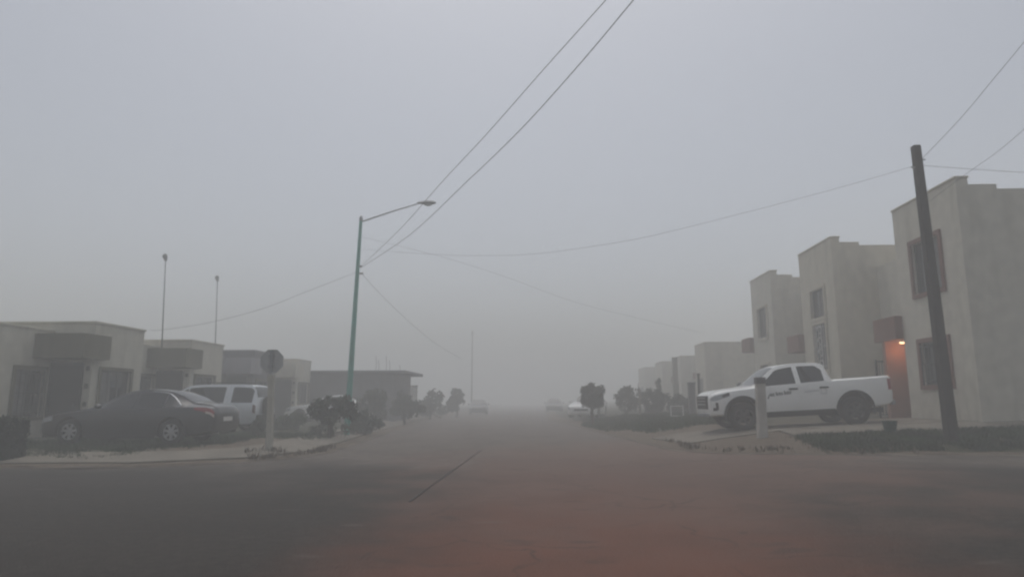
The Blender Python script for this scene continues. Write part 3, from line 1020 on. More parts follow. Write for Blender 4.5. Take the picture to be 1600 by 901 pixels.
def white_frame():
    Y = 30.5
    a, b = on_y(1048, 633, Y), on_y(1067, 633, Y)
    g = G(a.x, Y)
    t = thing('low_fence', 'small white open frame fence on the right verge before the dark bushes', 'fence', ((a.x + b.x) / 2, Y, g))
    for x in (a.x, b.x): MB().box(x - .02, x + .02, Y - .02, Y + .02, g - .2, a.z).build('post', M['white_metal'], t)
    MB().box(a.x + .022, b.x - .022, Y - .015, Y + .015, a.z - .05, a.z - .01).build('rail', M['white_metal'], t)
    MB().box(a.x + .022, b.x - .022, Y - .015, Y + .015, g + .12, g + .16).build('rail', M['white_metal'], t)


white_frame()


def porch_gate():
    Y = 22.4
    a, b = on_y(1368, 562, Y), on_y(1396, 562, Y)
    g = G(a.x, Y)
    t = thing('barred_gate', 'dark barred gate behind the pickup tail, beside the lit terracotta porch', 'gate', ((a.x + b.x) / 2, Y, g))
    zt = a.z
    for x in (a.x, b.x): MB().box(x - .03, x + .03, Y - .03, Y + .03, g - .2, zt).build('post', M['black_metal'], t)
    s = MB(); n = 6
    for k in range(1, n):
        x = a.x + (b.x - a.x) * k / n; s.tube([(x, Y, g + .1), (x, Y, zt - .03)], .011, 6)
    s.build('bars', M['black_metal'], t)
    for z in (g + .1, g + 1.0, zt - .05): MB().box(a.x + .032, b.x - .032, Y - .015, Y + .015, z - .02, z + .02).build('rail', M['black_metal'], t)


porch_gate()


def pillar(label, px0, py0, px1, py1, Y, w, m, cap, group):
    a, b = on_y(px0, py0, Y), on_y(px1, py1, Y)
    g = G(b.x, Y)
    t = thing('concrete_pillar', label, 'pillar', (b.x, Y, g), group)
    mb = MB(); vs = []
    hw = w / 2
    levels = [(g - .3, 1.06), (g + .02, 1.05), (g + (a.z - g) * .5, 1.0), (a.z - .16, .97), (a.z, .9)]
    n = 5
    prof = [(-1, -.8), (-.8, -1), (.8, -1), (1, -.8), (1, .8), (.8, 1), (-.8, 1), (-1, .8)]
    for z, s in levels:
        f = (z - g) / (a.z - g); cx = b.x + (a.x - b.x) * f
        for u, v in prof: vs.append((cx + u * hw * s + .004 * noise.noise(Vector((u * 3, v * 3, z * 9))), Y + v * hw * s, z))
    fs = []
    for i in range(len(levels) - 1):
        for k in range(8): fs.append((i * 8 + k, i * 8 + (k + 1) % 8, i * 8 + 8 + (k + 1) % 8, i * 8 + 8 + k))
    fs.append(tuple(range((len(levels) - 1) * 8, len(levels) * 8)))
    mb.add(vs, fs).build('shaft', M[m], t)
    zc = a.z - .15
    MB().box(a.x - hw * 1.06, a.x + hw * 1.06, Y - hw * 1.06, Y + hw * 1.06, zc, a.z + .015).build('cap', M[cap], t, bevel=.015)
    return t


pillar('stubby grey concrete pillar with a dark top, standing before the pickup front door', 1187, 590, 1191, 676, 17.4, .22, 'pillar_grey', 'block', 'concrete corner pillars')
pillar('slim whitewashed pillar in front of the round topped sign at the left corner', 424, 586, 421, 700, 16.85, .14, 'pillar_white', 'pillar_white', 'concrete corner pillars')


def stop_sign():
    Y = 17.15
    c = on_y(424, 564, Y)
    bx = on_y(416, 700, Y).x
    g = G(bx, Y)
    t = thing('road_sign', 'octagonal road sign seen from its grey back, above the slim white pillar', 'sign', (bx, Y, g))
    MB().tube([(bx, Y, g - .3), (c.x, Y, c.z + .3)], .03, 10).build('pole', M['galv'], t)
    r = .33
    for nm, m, y0, y1, rr in (('plate', 'sign_back', Y + .034, Y + .038, r), ('face', 'sign_red', Y + .0385, Y + .0405, r * .985)):
        v = [(c.x + rr * math.cos(PI / 8 + k * PI / 4), y, c.z + rr * math.sin(PI / 8 + k * PI / 4)) for y in (y0, y1) for k in range(8)]
        f = [tuple(range(8)), tuple(range(15, 7, -1))] + [(k, (k + 1) % 8, 8 + (k + 1) % 8, 8 + k) for k in range(8)]
        MB().add(v, f).build(nm, M[m], t)
    s = MB()
    for dz in (-.14, .14): s.box(c.x - .1, c.x + .1, Y + .026, Y + .0335, c.z + dz - .02, c.z + dz + .02)
    s.build('bracket', M['galv'], t)


stop_sign()


def bin_():
    Y = 17.0
    c = on_y(1392, 684, Y); z1 = on_y(1392, 656, Y).z
    g = G(c.x, Y)
    t = thing('bucket', 'dark green plastic bucket on the grass bank behind the pickup', 'bucket', (c.x, Y, g))
    h = z1 - g
    MB().lathe([(.0, .01), (.125, .0), (.145, h * .5), (.165, h - .03), (.18, h - .03), (.18, h), (.155, h), (.12, .03), (.0, .03)], (c.x, Y, g - .01), 'z', 20).build('shell', M['green_bin'], t)
    MB().tube([(c.x - .175, Y, g + h - .03), (c.x - .12, Y - .1, g + h - .13), (c.x, Y - .19, g + h - .17), (c.x + .12, Y - .1, g + h - .13), (c.x + .175, Y, g + h - .03)], .006, 6).build('handle', M['black_metal'], t)


bin_()

# ------------------------------------------------------------------ poles, masts, wires
LY = 25.0
LT = on_y(564, 343, LY); LB = on_y(545, 625, LY); LH = on_y(667, 317, LY)
lb = LB + (LB - LT) * ((LB.z - .15) / (LT.z - LB.z))


def lamp_post():
    t = thing('street_lamp', 'tall green painted street lamp with one long arm on the left of the street', 'street lamp', (lb.x, LY, .15))
    dz = Vector((0, 0, -.3))
    MB().tube([lb + dz, lb.lerp(LT, .4), LT], [.115, .095, .06], 12).build('pole', M['green_paint'], t)
    MB().blob(LT + Vector((0, 0, .02)), (.075, .075, .14)).build('pole_cap', M['galv'], t)
    a0 = LT + Vector((.05, 0, -.08))
    MB().tube([a0, a0.lerp(LH, .5) + Vector((0, 0, .06)), LH + Vector((-.25, 0, 0))], [.032, .027, .022], 8).build('arm', M['galv'], t)
    # cobra head luminaire
    hv = LH
    sec = [(-.38, .05, .03), (-.25, .10, .06), (0, .16, .10), (.22, .15, .09), (.36, .06, .04)]
    vs, fs = [], []
    for x, w, h in sec:
        for k in range(10):
            a = 2 * PI * k / 10
            z = math.sin(a) * h
            vs.append((hv.x + x, LY + math.cos(a) * w, hv.z + (z if z > 0 else z * .6)))
    for i in range(4):
        for k in range(10): fs.append((i * 10 + k, i * 10 + (k + 1) % 10, i * 10 + 10 + (k + 1) % 10, i * 10 + 10 + k))
    fs += [tuple(range(9, -1, -1)), tuple(range(40, 50))]
    h = MB().add(vs, fs, True).build('lamp_head', M['galv'], t)
    MB().blob((hv.x + .05, LY, hv.z - .06), (.17, .1, .07)).build('lens', M['lamp_lens'], h)
    # two insulators where the wires tie on
    for k, (px, py) in enumerate(((562, 416), (564, 427))):
        q = on_y(px, py, LY)
        MB().tube([q + Vector((-.06, 0, 0)), q + Vector((.09, 0, 0))], .03, 8).build('insulator', M['black_plastic'], t)


lamp_post()


def wooden_pole():
    Y = 15.95
    b, tp = on_y(1487, 685, Y), on_y(1430.5, 228, Y)
    g = G(b.x, Y)
    t = thing('utility_pole', 'dark leaning square wooden pole on the right verge', 'pole', (b.x, Y, g))
    vs = []
    for f, w in ((-.04, .235), (.0, .23), (.5, .2), (1.0, .17)):
        c = b.lerp(tp, f); c.z = g + (tp.z - g) * f
        for u, v in ((-1, -1), (1, -1), (1, 1), (-1, 1)): vs.append((c.x + u * w / 2, Y + v * w / 2, c.z))
    fs = [(i * 4 + k, i * 4 + (k + 1) % 4, i * 4 + 4 + (k + 1) % 4, i * 4 + 4 + k) for i in range(3) for k in range(4)] + [(12, 13, 14, 15)]
    MB().add(vs, fs).build('shaft', M['wood'], t, bevel=.012)
    for px, py in ((1437, 250), (1432, 262)):
        q = on_y(px, py, Y)
        MB().tube([q + Vector((-.13, -.02, 0)), q + Vector((.12, -.02, 0))], .02, 8).build('bolt', M['galv'], t)


wooden_pole()


def wire(label, pts, sag=0.0, r=.008, n=26, cat='wire'):
    """pts: 3-D points; passes through them with a sag between the ends"""
    pts = [Vector(p) for p in pts]
    out = []
    if len(pts) == 2:
        for i in range(n + 1):
            f = i / n; q = pts[0].lerp(pts[1], f); q.z -= sag * 4 * f * (1 - f); out.append(q)
    else:
        for i in range(len(pts) - 1):
            p0, p1, p2, p3 = pts[max(i - 1, 0)], pts[i], pts[i + 1], pts[min(i + 2, len(pts) - 1)]
            for k in range(8):
                f = k / 8
                out.append(.5 * ((2 * p1) + (p2 - p0) * f + (2 * p0 - 5 * p1 + 4 * p2 - p3) * f * f + (3 * p1 - p0 - 3 * p2 + p3) * f ** 3))
        out.append(pts[-1])
    return tag(MB().tube(out, r, 6).build('overhead_wire', M['wire']), label, cat, 'overhead wires')


def path_px(a, b, pix, ya, yb):
    """3-D wire points: pixel list with distances interpolated (in 1/Y) from ya to yb"""
    out = []; n = len(pix)
    for i, (px, py) in enumerate(pix):
        f = i / (n - 1); Yv = 1 / ((1 - f) / ya + f / yb)
        out.append(on_y(px, py, Yv))
    return out


A1 = on_y(564, 417, LY)
wire('upper left of the twin wires running from the green lamp post over the camera', path_px(0, 0, [(565, 415), (625, 358), (690, 285), (760, 210), (850, 108), (947, 0), (1000, -60)], LY, 9), r=.0068)
wire('lower right of the twin wires running from the green lamp post over the camera', path_px(0, 0, [(564, 418), (640, 367), (726, 287), (810, 206), (900, 107), (990, 0), (1040, -62)], LY, 8.5), r=.008)
wire('thin wire sloping from the green lamp post down left to the cream house roof', path_px(0, 0, [(560, 424), (480, 455), (410, 482), (330, 503), (262, 514), (235, 516)], LY, 24), r=.0055)
wire('short service wire dropping from the green lamp post down right into the fog', path_px(0, 0, [(565, 427), (600, 465), (640, 503), (680, 536), (720, 560)], LY, 44), r=.006)
wire('long sagging wire across the street from the green lamp post to the wooden pole', path_px(0, 0, [(563, 389), (640, 395), (730, 399), (830, 397), (930, 384), (1020, 368), (1180, 328), (1330, 288), (1432, 258)], LY, 15.9), r=.0036)
wire('faint wire falling from the green lamp post across the street towards the right houses', path_px(0, 0, [(563, 370), (640, 388), (720, 410), (800, 436), (900, 472), (1010, 500), (1100, 520)], LY, 40), r=.0045)
wire('wire rising steeply from the wooden pole out of the top right of the photo', path_px(0, 0, [(1438, 251), (1500, 186), (1552, 124), (1600, 66), (1640, 14)], 15.9, 11), r=.0055)
wire('nearly level wire running right from the top of the wooden pole', path_px(0, 0, [(1434, 258), (1500, 263), (1560, 267), (1640, 272)], 15.9, 14.5), r=.0045)
wire('curved wire from the right edge crossing behind the wooden pole to the nearest house', path_px(0, 0, [(1640, 160), (1600, 202), (1556, 239), (1512, 270), (1466, 304), (1415, 345)], 12, 20.8), r=.0045)


def mast(label, px, pyt, pyb, pxb, Y, seed):
    a, b = on_y(px, pyt, Y), on_y(pxb, pyb, Y)
    t = thing('antenna_mast', label, 'antenna', (b.x, Y, 3.4), 'thin antenna masts behind the left roofs')
    MB().tube([(b.x, Y, 3.3), (a.x, Y, a.z)], [.026, .018], 8).build('mast', M['galv'], t)
    # small round dish with a feed arm
    d = MB().lathe([(.0, .05), (.06, .035), (.10, .0), (.104, -.008), (.06, .027), (.0, .042)], (a.x, Y - .06, a.z), 'y', 18).build('dish', M['sign_back'], t)
    MB().tube([(a.x, Y - .06, a.z - .12), (a.x, Y - .22, a.z)], .009, 6).build('feed_arm', M['galv'], d)
    MB().box(a.x - .04, a.x + .04, Y - .05, Y + .06, a.z - .16, a.z + .02).build('bracket', M['sign_back'], t)


mast('taller thin antenna mast with a small dish, left of the pair', 259, 401, 530, 254, 25.2, 1)
mast('shorter thin antenna mast with a small dish, right of the pair', 340, 434, 540, 337, 30.0, 2)
p = on_y(738, 516, 78)
t = thing('far_pole', 'very faint far pole standing in the fog at the middle left of the street', 'pole', (p.x, 78, .2))
MB().tube([(p.x, 78, -.1), (p.x, 78, p.z)], [.08, .05], 8).build('shaft', M['concrete'], t)
MB().tube([(p.x - .16, 78, p.z - .3), (p.x + .16, 78, p.z - .3)], .05, 8).build('insulator', M['black_plastic'], t)


# ------------------------------------------------------------------ vehicles
def pchip(xs, ys):
    n = len(xs); h = [xs[i + 1] - xs[i] for i in range(n - 1)]
    d = [(ys[i + 1] - ys[i]) / h[i] for i in range(n - 1)]
    m = [d[0]] + [0 if d[i - 1] * d[i] <= 0 else 2 * d[i - 1] * d[i] / (d[i - 1] + d[i]) for i in range(1, n - 1)] + [d[-1]]

    def f(x):
        x = max(xs[0], min(xs[-1], x)); i = 0
        while i < n - 2 and x > xs[i + 1]: i += 1
        t = (x - xs[i]) / h[i]
        return ((1 + 2 * t) * (1 - t) ** 2 * ys[i] + t * (1 - t) ** 2 * h[i] * m[i] + t * t * (3 - 2 * t) * ys[i + 1] + t * t * (t - 1) * h[i] * m[i + 1])
    return f


class Shell:
    """car body surface from stations (x, zlo, zshoulder, ztop, half width, half width at shoulder, half width at top)"""

    def __init__(s, st):
        st = sorted(st); xs = [q[0] for q in st]
        s.x0, s.x1 = xs[0], xs[-1]
        s.knots = xs
        s.f = [pchip(xs, [q[i] for q in st]) for i in range(1, 7)]

    def sec(s, x):
        zl, zs, zt, w, wb, wt = [f(x) for f in s.f]
        e = min(.075, .45 * (zt - zs))
        return [(0, zl), (.8 * w, zl), (.965 * w, zl + .05), (w, zl + .34 * (zs - zl)), (w * .997, zl + .7 * (zs - zl)), ((w + wb) / 2, zs - .035), (wb, zs),
                (wb + (wt - wb) * .5, zs + (zt - e - zs) * .5), (wt, zt - e), (wt - .45 * e, zt - e * .35), (wt * .72, zt - .012), (wt * .35, zt - .003), (0, zt)]

    def side(s, x, z):
        p = s.sec(x)[2:10]
        for i in range(len(p) - 1):
            if p[i][1] <= z <= p[i + 1][1]:
                t = (z - p[i][1]) / max(1e-6, p[i + 1][1] - p[i][1]); return p[i][0] + (p[i + 1][0] - p[i][0]) * t
        return p[0][0] if z < p[0][1] else p[-1][0]

    def top(s, x, u):
        """u in -1..1 across the roof/glass width"""
        p = s.sec(x)[8:]; wt = p[0][0]; y = abs(u) * wt
        for i in range(len(p) - 1):
            if p[i + 1][0] <= y <= p[i][0]:
                t = (p[i][0] - y) / max(1e-6, p[i][0] - p[i + 1][0]); return (u * wt, p[i][1] + (p[i + 1][1] - p[i][1]) * t)
        return (u * wt, p[-1][1])

    def body(s, mb, n=70):
        xs = sorted(set([s.x0 + (s.x1 - s.x0) * i / n for i in range(n + 1)]) | set(s.knots))
        rings = []
        for x in xs:
            h = s.sec(x); ring = [(x, y, z) for y, z in h] + [(x, -y, z) for y, z in h[-2:0:-1]]
            rings.append(ring)
        m = len(rings[0]); vs = [v for r in rings for v in r]; fs = []
        for i in range(len(rings) - 1):
            for k in range(m): fs.append((i * m + k, i * m + (k + 1) % m, i * m + m + (k + 1) % m, i * m + m + k))
        fs.append(tuple(range(m))); fs.append(tuple(range((len(rings) - 1) * m + m - 1, (len(rings) - 1) * m - 1, -1)))
        return mb.add(vs, fs, True)

    def patch(s, mb, sgn, xa, xb, zb, zt, off=.006, nx=14, nz=5, rim=.02):
        zb = zb if callable(zb) else (lambda x, v=zb: v); zt = zt if callable(zt) else (lambda x, v=zt: v)
        vs = []
        for i in range(nx + 1):
            x = xa + (xb - xa) * i / nx; a, b = zb(x), max(zb(x) + .004, zt(x))
            for j in range(nz + 1):
                z = a + (b - a) * j / nz; vs.append((x, sgn * (s.side(x, z) + off), z))
        fs = [(i * (nz + 1) + j, (i + 1) * (nz + 1) + j, (i + 1) * (nz + 1) + j + 1, i * (nz + 1) + j + 1) for i in range(nx) for j in range(nz)]
        k = len(vs)
        edge = [i * (nz + 1) for i in range(nx + 1)] + [nx * (nz + 1) + j for j in range(1, nz + 1)] + [i * (nz + 1) + nz for i in range(nx - 1, -1, -1)] + [j for j in range(nz - 1, 0, -1)]
        for e in edge: vs.append((vs[e][0], vs[e][1] - sgn * rim, vs[e][2]))
        m = len(edge)
        for q in range(m): fs.append((edge[q], edge[(q + 1) % m], k + (q + 1) % m, k + q))
        return mb.add(vs, fs, True)

    def top_patch(s, mb, xa, xb, ka, kb, off=.006, nx=8, nu=8):
        vs = []
        for i in range(nx + 1):
            f = i / nx; x = xa + (xb - xa) * f; k = ka + (kb - ka) * f
            for j in range(nu + 1):
                y, z = s.top(x, (-1 + 2 * j / nu) * k)
                e = .01; z2 = s.top(x + e, (-1 + 2 * j / nu) * k)[1]
                n = Vector((-(z2 - z) / e, 0, 1)).normalized()
                vs.append((x + n.x * off, y, z + n.z * off))
        fs = [(i * (nu + 1) + j, (i + 1) * (nu + 1) + j, (i + 1) * (nu + 1) + j + 1, i * (nu + 1) + j + 1) for i in range(nx) for j in range(nu)]
        return mb.add(vs, fs, True)


def cut(o, cutter_mb, m):
    """boolean cut applied at once; the cutter does not stay in the scene"""
    c = cutter_mb.build('cutter', m)
    md = o.modifiers.new('cut', 'BOOLEAN'); md.object = c; md.operation = 'DIFFERENCE'; md.solver = 'EXACT'
    if hasattr(md, 'material_mode'): md.material_mode = 'TRANSFER'
    dg = bpy.context.evaluated_depsgraph_get(); dg.update()
    me = bpy.data.meshes.new_from_object(o.evaluated_get(dg))
    o.modifiers.remove(md); old = o.data; o.data = me
    bpy.data.meshes.remove(old)
    cm = c.data; bpy.data.objects.remove(c); bpy.data.meshes.remove(cm)
    me.name = o.name
    bm = bmesh.new(); bm.from_mesh(me)
    for e in bm.edges:
        e.smooth = not (len(e.link_faces) == 2 and e.calc_face_angle(0) > .55)
    for f in bm.faces: f.smooth = True
    bm.to_mesh(me); bm.free()


def add_wheel(t, x, y, r, w, rim_m, spokes, sgn):
    c = (x, y, r)
    hub = MB().lathe([(.0, w * .2), (r * .5, w * .2), (r * .5, -w * .2), (.0, -w * .2)], c, 'y', 20).build('wheel', M['well'], t)
    prof = [(r * .62, w * .42), (r * .66, w * .5), (r * .88, w * .5), (r * .97, w * .42), (r, w * .28), (r, -w * .28), (r * .97, -w * .42), (r * .88, -w * .5), (r * .66, -w * .5), (r * .62, -w * .42), (r * .62, w * .42)]
    MB().lathe(prof, c, 'y', 36).build('tyre', M['rubber'], hub)
    mb = MB()
    yo = sgn * w * .40
    mb.lathe([(r * .66, yo - sgn * w * .3), (r * .66, yo + sgn * .012), (r * .60, yo + sgn * .012), (r * .57, yo - sgn * .03)], c, 'y', 36)
    for k in range(spokes):
        a = 2 * PI * k / spokes + .2
        d = Vector((math.cos(a), 0, math.sin(a))); cc = Vector(c) + Vector((0, yo - sgn * .012, 0))
        mb.bar(cc + d * r * .08, cc + d * r * .6, r * .17, .03, (0, 1, 0))
    mb.lathe([(.0, yo + sgn * .012), (r * .13, yo + sgn * .006), (r * .17, yo - sgn * .04)], c, 'y', 18)
    mb.build('rim', M[rim_m], hub)


def finish_car(t, loc, heading, pitch=0.0, roll=0.0):
    t.location = loc
    t.rotation_euler = (Matrix.Rotation(heading, 3, 'Z') @ Matrix.Rotation(pitch, 3, 'Y') @ Matrix.Rotation(roll, 3, 'X')).to_euler()


def sedan(label, paint, rims='alloy', group=None, name='parked_car', hatch=False):
    t = thing(name, label, 'car', (0, 0, 0), group)
    L2 = 2.42
    st = [(2.42, .34, .58, .62, .58, .56, .50), (2.38, .26, .64, .69, .72, .70, .58), (2.25, .20, .70, .775, .82, .79, .64), (1.95, .18, .76, .85, .89, .86, .68), (1.45, .17, .83, .915, .915, .88, .70),
          (1.02, .17, .88, .975, .92, .885, .72), (.62, .17, .905, 1.16, .92, .89, .68), (.20, .17, .92, 1.365, .92, .89, .60), (-.10, .17, .93, 1.445, .92, .89, .575), (-.55, .17, .94, 1.475, .92, .89, .565),
          (-1.0, .18, .955, 1.435, .92, .885, .56), (-1.4, .19, .97, 1.30, .92, .88, .58), (-1.78, .20, .985, 1.125, .91, .87, .62), (-2.1, .23, .985, 1.07, .89, .85, .64), (-2.3, .28, .955, 1.035, .84, .80, .62), (-2.38, .36, .9, .97, .77, .73, .58), (-2.43, .45, .78, .82, .66, .62, .52)]
    if hatch:
        st = [q for q in st if q[0] > -1.0] + [(-1.0, .18, .955, 1.45, .92, .885, .57), (-1.5, .19, .97, 1.38, .91, .88, .57), (-1.9, .22, .97, 1.2, .88, .85, .58), (-2.1, .28, .94, 1.02, .84, .8, .58), (-2.18, .4, .8, .86, .74, .7, .54)]
    S = Shell(st)
    ax, rx, r = 1.47, -1.33, .335
    if hatch: rx = -1.2
    body = S.body(MB()).build('body', M[paint], t)
    cu = MB()
    for x in (ax, rx):
        for s in (1, -1): cu.tube([(x, s * .62, r + .01), (x, s * 1.1, r + .01)], r + .055, 28)
    cut(body, cu, M['well'])
    S.top_patch(MB(), 1.0, .16, .98, .93).build('windscreen', M['car_glass'], t)
    if hatch: S.top_patch(MB(), -1.5, -1.95, .9, .9).build('rear_window', M['car_glass'], t)
    else: S.top_patch(MB(), -1.08, -1.74, .93, .93).build('rear_window', M['car_glass'], t)
    e = .05
    belt = lambda x: S.f[1](x) + .025
    top = lambda x: S.f[2](x) - .095
    for s in (1, -1):
        for xa, xb in ((.74, -.22), (-.29, -1.02)):
            S.patch(MB(), s, xa, xb, belt, lambda x: max(belt(x) + .01, top(x)), .005).build('side_window', M['car_glass'], t)
        # rear quarter glass tapering to a point, with a bright edge
        qe = -1.5
        qt = lambda x: belt(x) + (top(-1.07) - belt(-1.07)) * max(0.02, (x - qe) / (-1.07 - qe)) ** .8
        S.patch(MB(), s, -1.07, qe, belt, lambda x: min(top(x), qt(x)), .005).build('side_window', M['car_glass'], t)
        tr = MB(); pts = []
        for k in range(13):
            x = -.6 + (qe - .03 + .6) * k / 12; z = min(top(x), qt(x)) + .012 if x < -1.07 else top(x) + .012
            pts.append((x, s * (S.side(x, z) + .008), z))
        tr.tube(pts, .013, 6)
        tr.tube([pts[-1], (qe + .1, s * (S.side(qe + .1, belt(qe + .1) - .012) + .008), belt(qe + .1) - .014)], .013, 6)
        tr.build('window_trim', M['chrome'], t)
        for xa, xb in ((.98, -.24), (-.27, -1.22)):
            rr = (lambda x: max(.3, .3 + .0 * x)) if xb > -.5 else (lambda x: max(.3, .335 + math.sqrt(max(0, .43 ** 2 - (x - rx) ** 2)) if abs(x - rx) < .43 else .3))
            d = S.patch(MB(), s, xa, xb, rr, lambda x: S.f[1](x) - .012, .005, 16, 6).build('door', M[paint], t)
            xh = xb + .16
            MB().bar((xh - .09, s * (S.side(xh, .80) + .025), .80), (xh + .09, s * (S.side(xh, .80) + .022), .80), .03, .03).build('handle', M[paint], d, bevel=.008)
        S.patch(MB(), s, 1.98, 2.39, lambda x: S.f[1](x) - .13, lambda x: S.f[1](x) - .005, .008, 10, 4).build('headlight', M['clear_lamp'], t)
        xe = -2.1 if hatch else -2.395
        S.patch(MB(), s, xe + .48, xe, lambda x: S.f[1](x) - .17 + .10 * max(0, (x - xe) / .48), lambda x: S.f[1](x) - .01, .012, 10, 4).build('taillight', M['red_lamp'], t)
        S.patch(MB(), s, xe + .17, xe - .005, lambda x: S.f[1](x) - .155, lambda x: S.f[1](x) - .095, .018, 6, 3).build('reverse_light', M['amber_lamp'], t)
        MB().blob((.66, s * 1.0, 1.0), (.09, .1, .07)).build('mirror', M[paint], t)
        S.patch(MB(), s, 1.0, -.88, .17, .235, .012, 14, 2).build('sill', M['black_plastic'], t)
        for x in (ax, rx): add_wheel(t, x, s * .80, r, .21, rims, 7, s)
    MB().box(2.36, 2.435, -.42, .42, .45, .56).build('grille', M['black_plastic'], t, bevel=.01)
    xe = S.x0
    MB().box(xe - .012, xe + .05, -.26, .26, .60, .72).build('licence_plate', M['plate'], t)
    for s in (1, -1): MB().tube([(xe + .18, s * .5, .3), (xe - .01, s * .5, .3)], .035, 10).build('exhaust', M['chrome'], t)
    return t


def suv(label, paint):
    t = thing('parked_suv', label, 'car')
    st = [(2.3, .42, .72, .80, .62, .60, .52), (2.25, .34, .82, .90, .78, .75, .60), (2.1, .28, .90, .985, .87, .84, .68), (1.6, .26, .97, 1.05, .92, .89, .73), (1.2, .26, 1.01, 1.10, .93, .90, .75),
          (.85, .26, 1.03, 1.34, .93, .90, .71), (.5, .26, 1.04, 1.62, .93, .90, .66), (.25, .26, 1.05, 1.72, .93, .90, .65), (-.5, .26, 1.06, 1.76, .93, .90, .65), (-1.5, .27, 1.06, 1.755, .93, .90, .65), (-2.0, .29, 1.06, 1.73, .92, .89, .64),
          (-2.15, .32, 1.05, 1.6, .91, .88, .64), (-2.26, .38, 1.02, 1.2, .88, .85, .66), (-2.3, .45, .9, .98, .84, .8, .64)]
    S = Shell(st); ax, rx, r = 1.42, -1.3, .37
    body = S.body(MB()).build('body', M[paint], t)
    cu = MB()
    for x in (ax, rx):
        for s in (1, -1): cu.tube([(x, s * .62, r + .02), (x, s * 1.1, r + .02)], r + .09, 28)
    cut(body, cu, M['well'])
    S.top_patch(MB(), 1.12, .42, .97, .95).build('windscreen', M['car_glass'], t)
    S.top_patch(MB(), -2.1, -2.24, .92, .9).build('rear_window', M['car_glass'], t)
    belt = lambda x: S.f[1](x) + .03
    top = lambda x: S.f[2](x) - .115
    for s in (1, -1):
        for xa, xb in ((.92, .30), (.25, -1.10), (-1.38, -2.14)):
            S.patch(MB(), s, xa, xb, belt, lambda x: max(belt(x) + .01, top(x)), .006).build('side_window', M['car_glass'], t)
        for xa, xb in ((1.0, -.01), (-.04, -1.0)):
            rr = (lambda x: .36) if xb > -.5 else (lambda x: .39 + math.sqrt(max(0, .5 ** 2 - (x - rx) ** 2)) if abs(x - rx) < .5 else .36)
            d = S.patch(MB(), s, xa, xb, lambda x, q=rr: max(.36, q(x)), lambda x: S.f[1](x) + .0, .006, 16, 6).build('door', M[paint], t)
            xh = xb + .15
            MB().bar((xh - .1, s * (S.side(xh, .93) + .028), .93), (xh + .1, s * (S.side(xh, .93) + .025), .93), .035, .035).build('handle', M['black_plastic'], d, bevel=.008)
        S.patch(MB(), s, 1.9, 2.27, lambda x: S.f[1](x) - .16, lambda x: S.f[1](x) - .01, .008, 10, 4).build('headlight', M['clear_lamp'], t)
        S.patch(MB(), s, -2.19, -2.28, lambda x: S.f[1](x) - .30, lambda x: S.f[1](x) - .02, .012, 6, 5).build('taillight', M['smoked_lamp'], t)
        MB().blob((.98, s * 1.03, 1.14), (.1, .12, .09)).build('mirror', M['black_plastic'], t)
        S.patch(MB(), s, 1.0, -.8, .26, .37, .02, 14, 2).build('sill', M['black_plastic'], t)
        rl = MB().tube([(.1, s * .6, 1.77), (-.2, s * .6, 1.80), (-1.6, s * .6, 1.81), (-1.9, s * .6, 1.75)], .016, 6); rl.build('roof_rail', M['black_plastic'], t)
        for x in (ax, rx): add_wheel(t, x, s * .80, r, .23, 'alloy', 5, s)
    MB().box(-2.36, -2.29, -.8, .8, .44, .66).build('rear_bumper', M['black_plastic'], t, bevel=.03)
    MB().box(2.27, 2.32, -.45, .45, .56, .76).build('grille', M['black_plastic'], t, bevel=.01)
    # spare wheel on the tailgate
    sp = MB()
    vs, fs = [], []
    prof = [(.0, -.44), (.3, -.44), (.35, -.40), (.35, -.26), (.3, -.24), (.0, -.24)]
    for rr_, o in prof:
        for k in range(26):
            a = 2 * PI * k / 26; vs.append((-2.05 + o, rr_ * math.cos(a), .95 + rr_ * math.sin(a)))
    for i in range(5):
        for k in range(26): fs.append((i * 26 + k, i * 26 + (k + 1) % 26, i * 26 + 26 + (k + 1) % 26, i * 26 + 26 + k))
    sp.add(vs, fs, True).build('spare_wheel', M['rubber'], t)
    return t


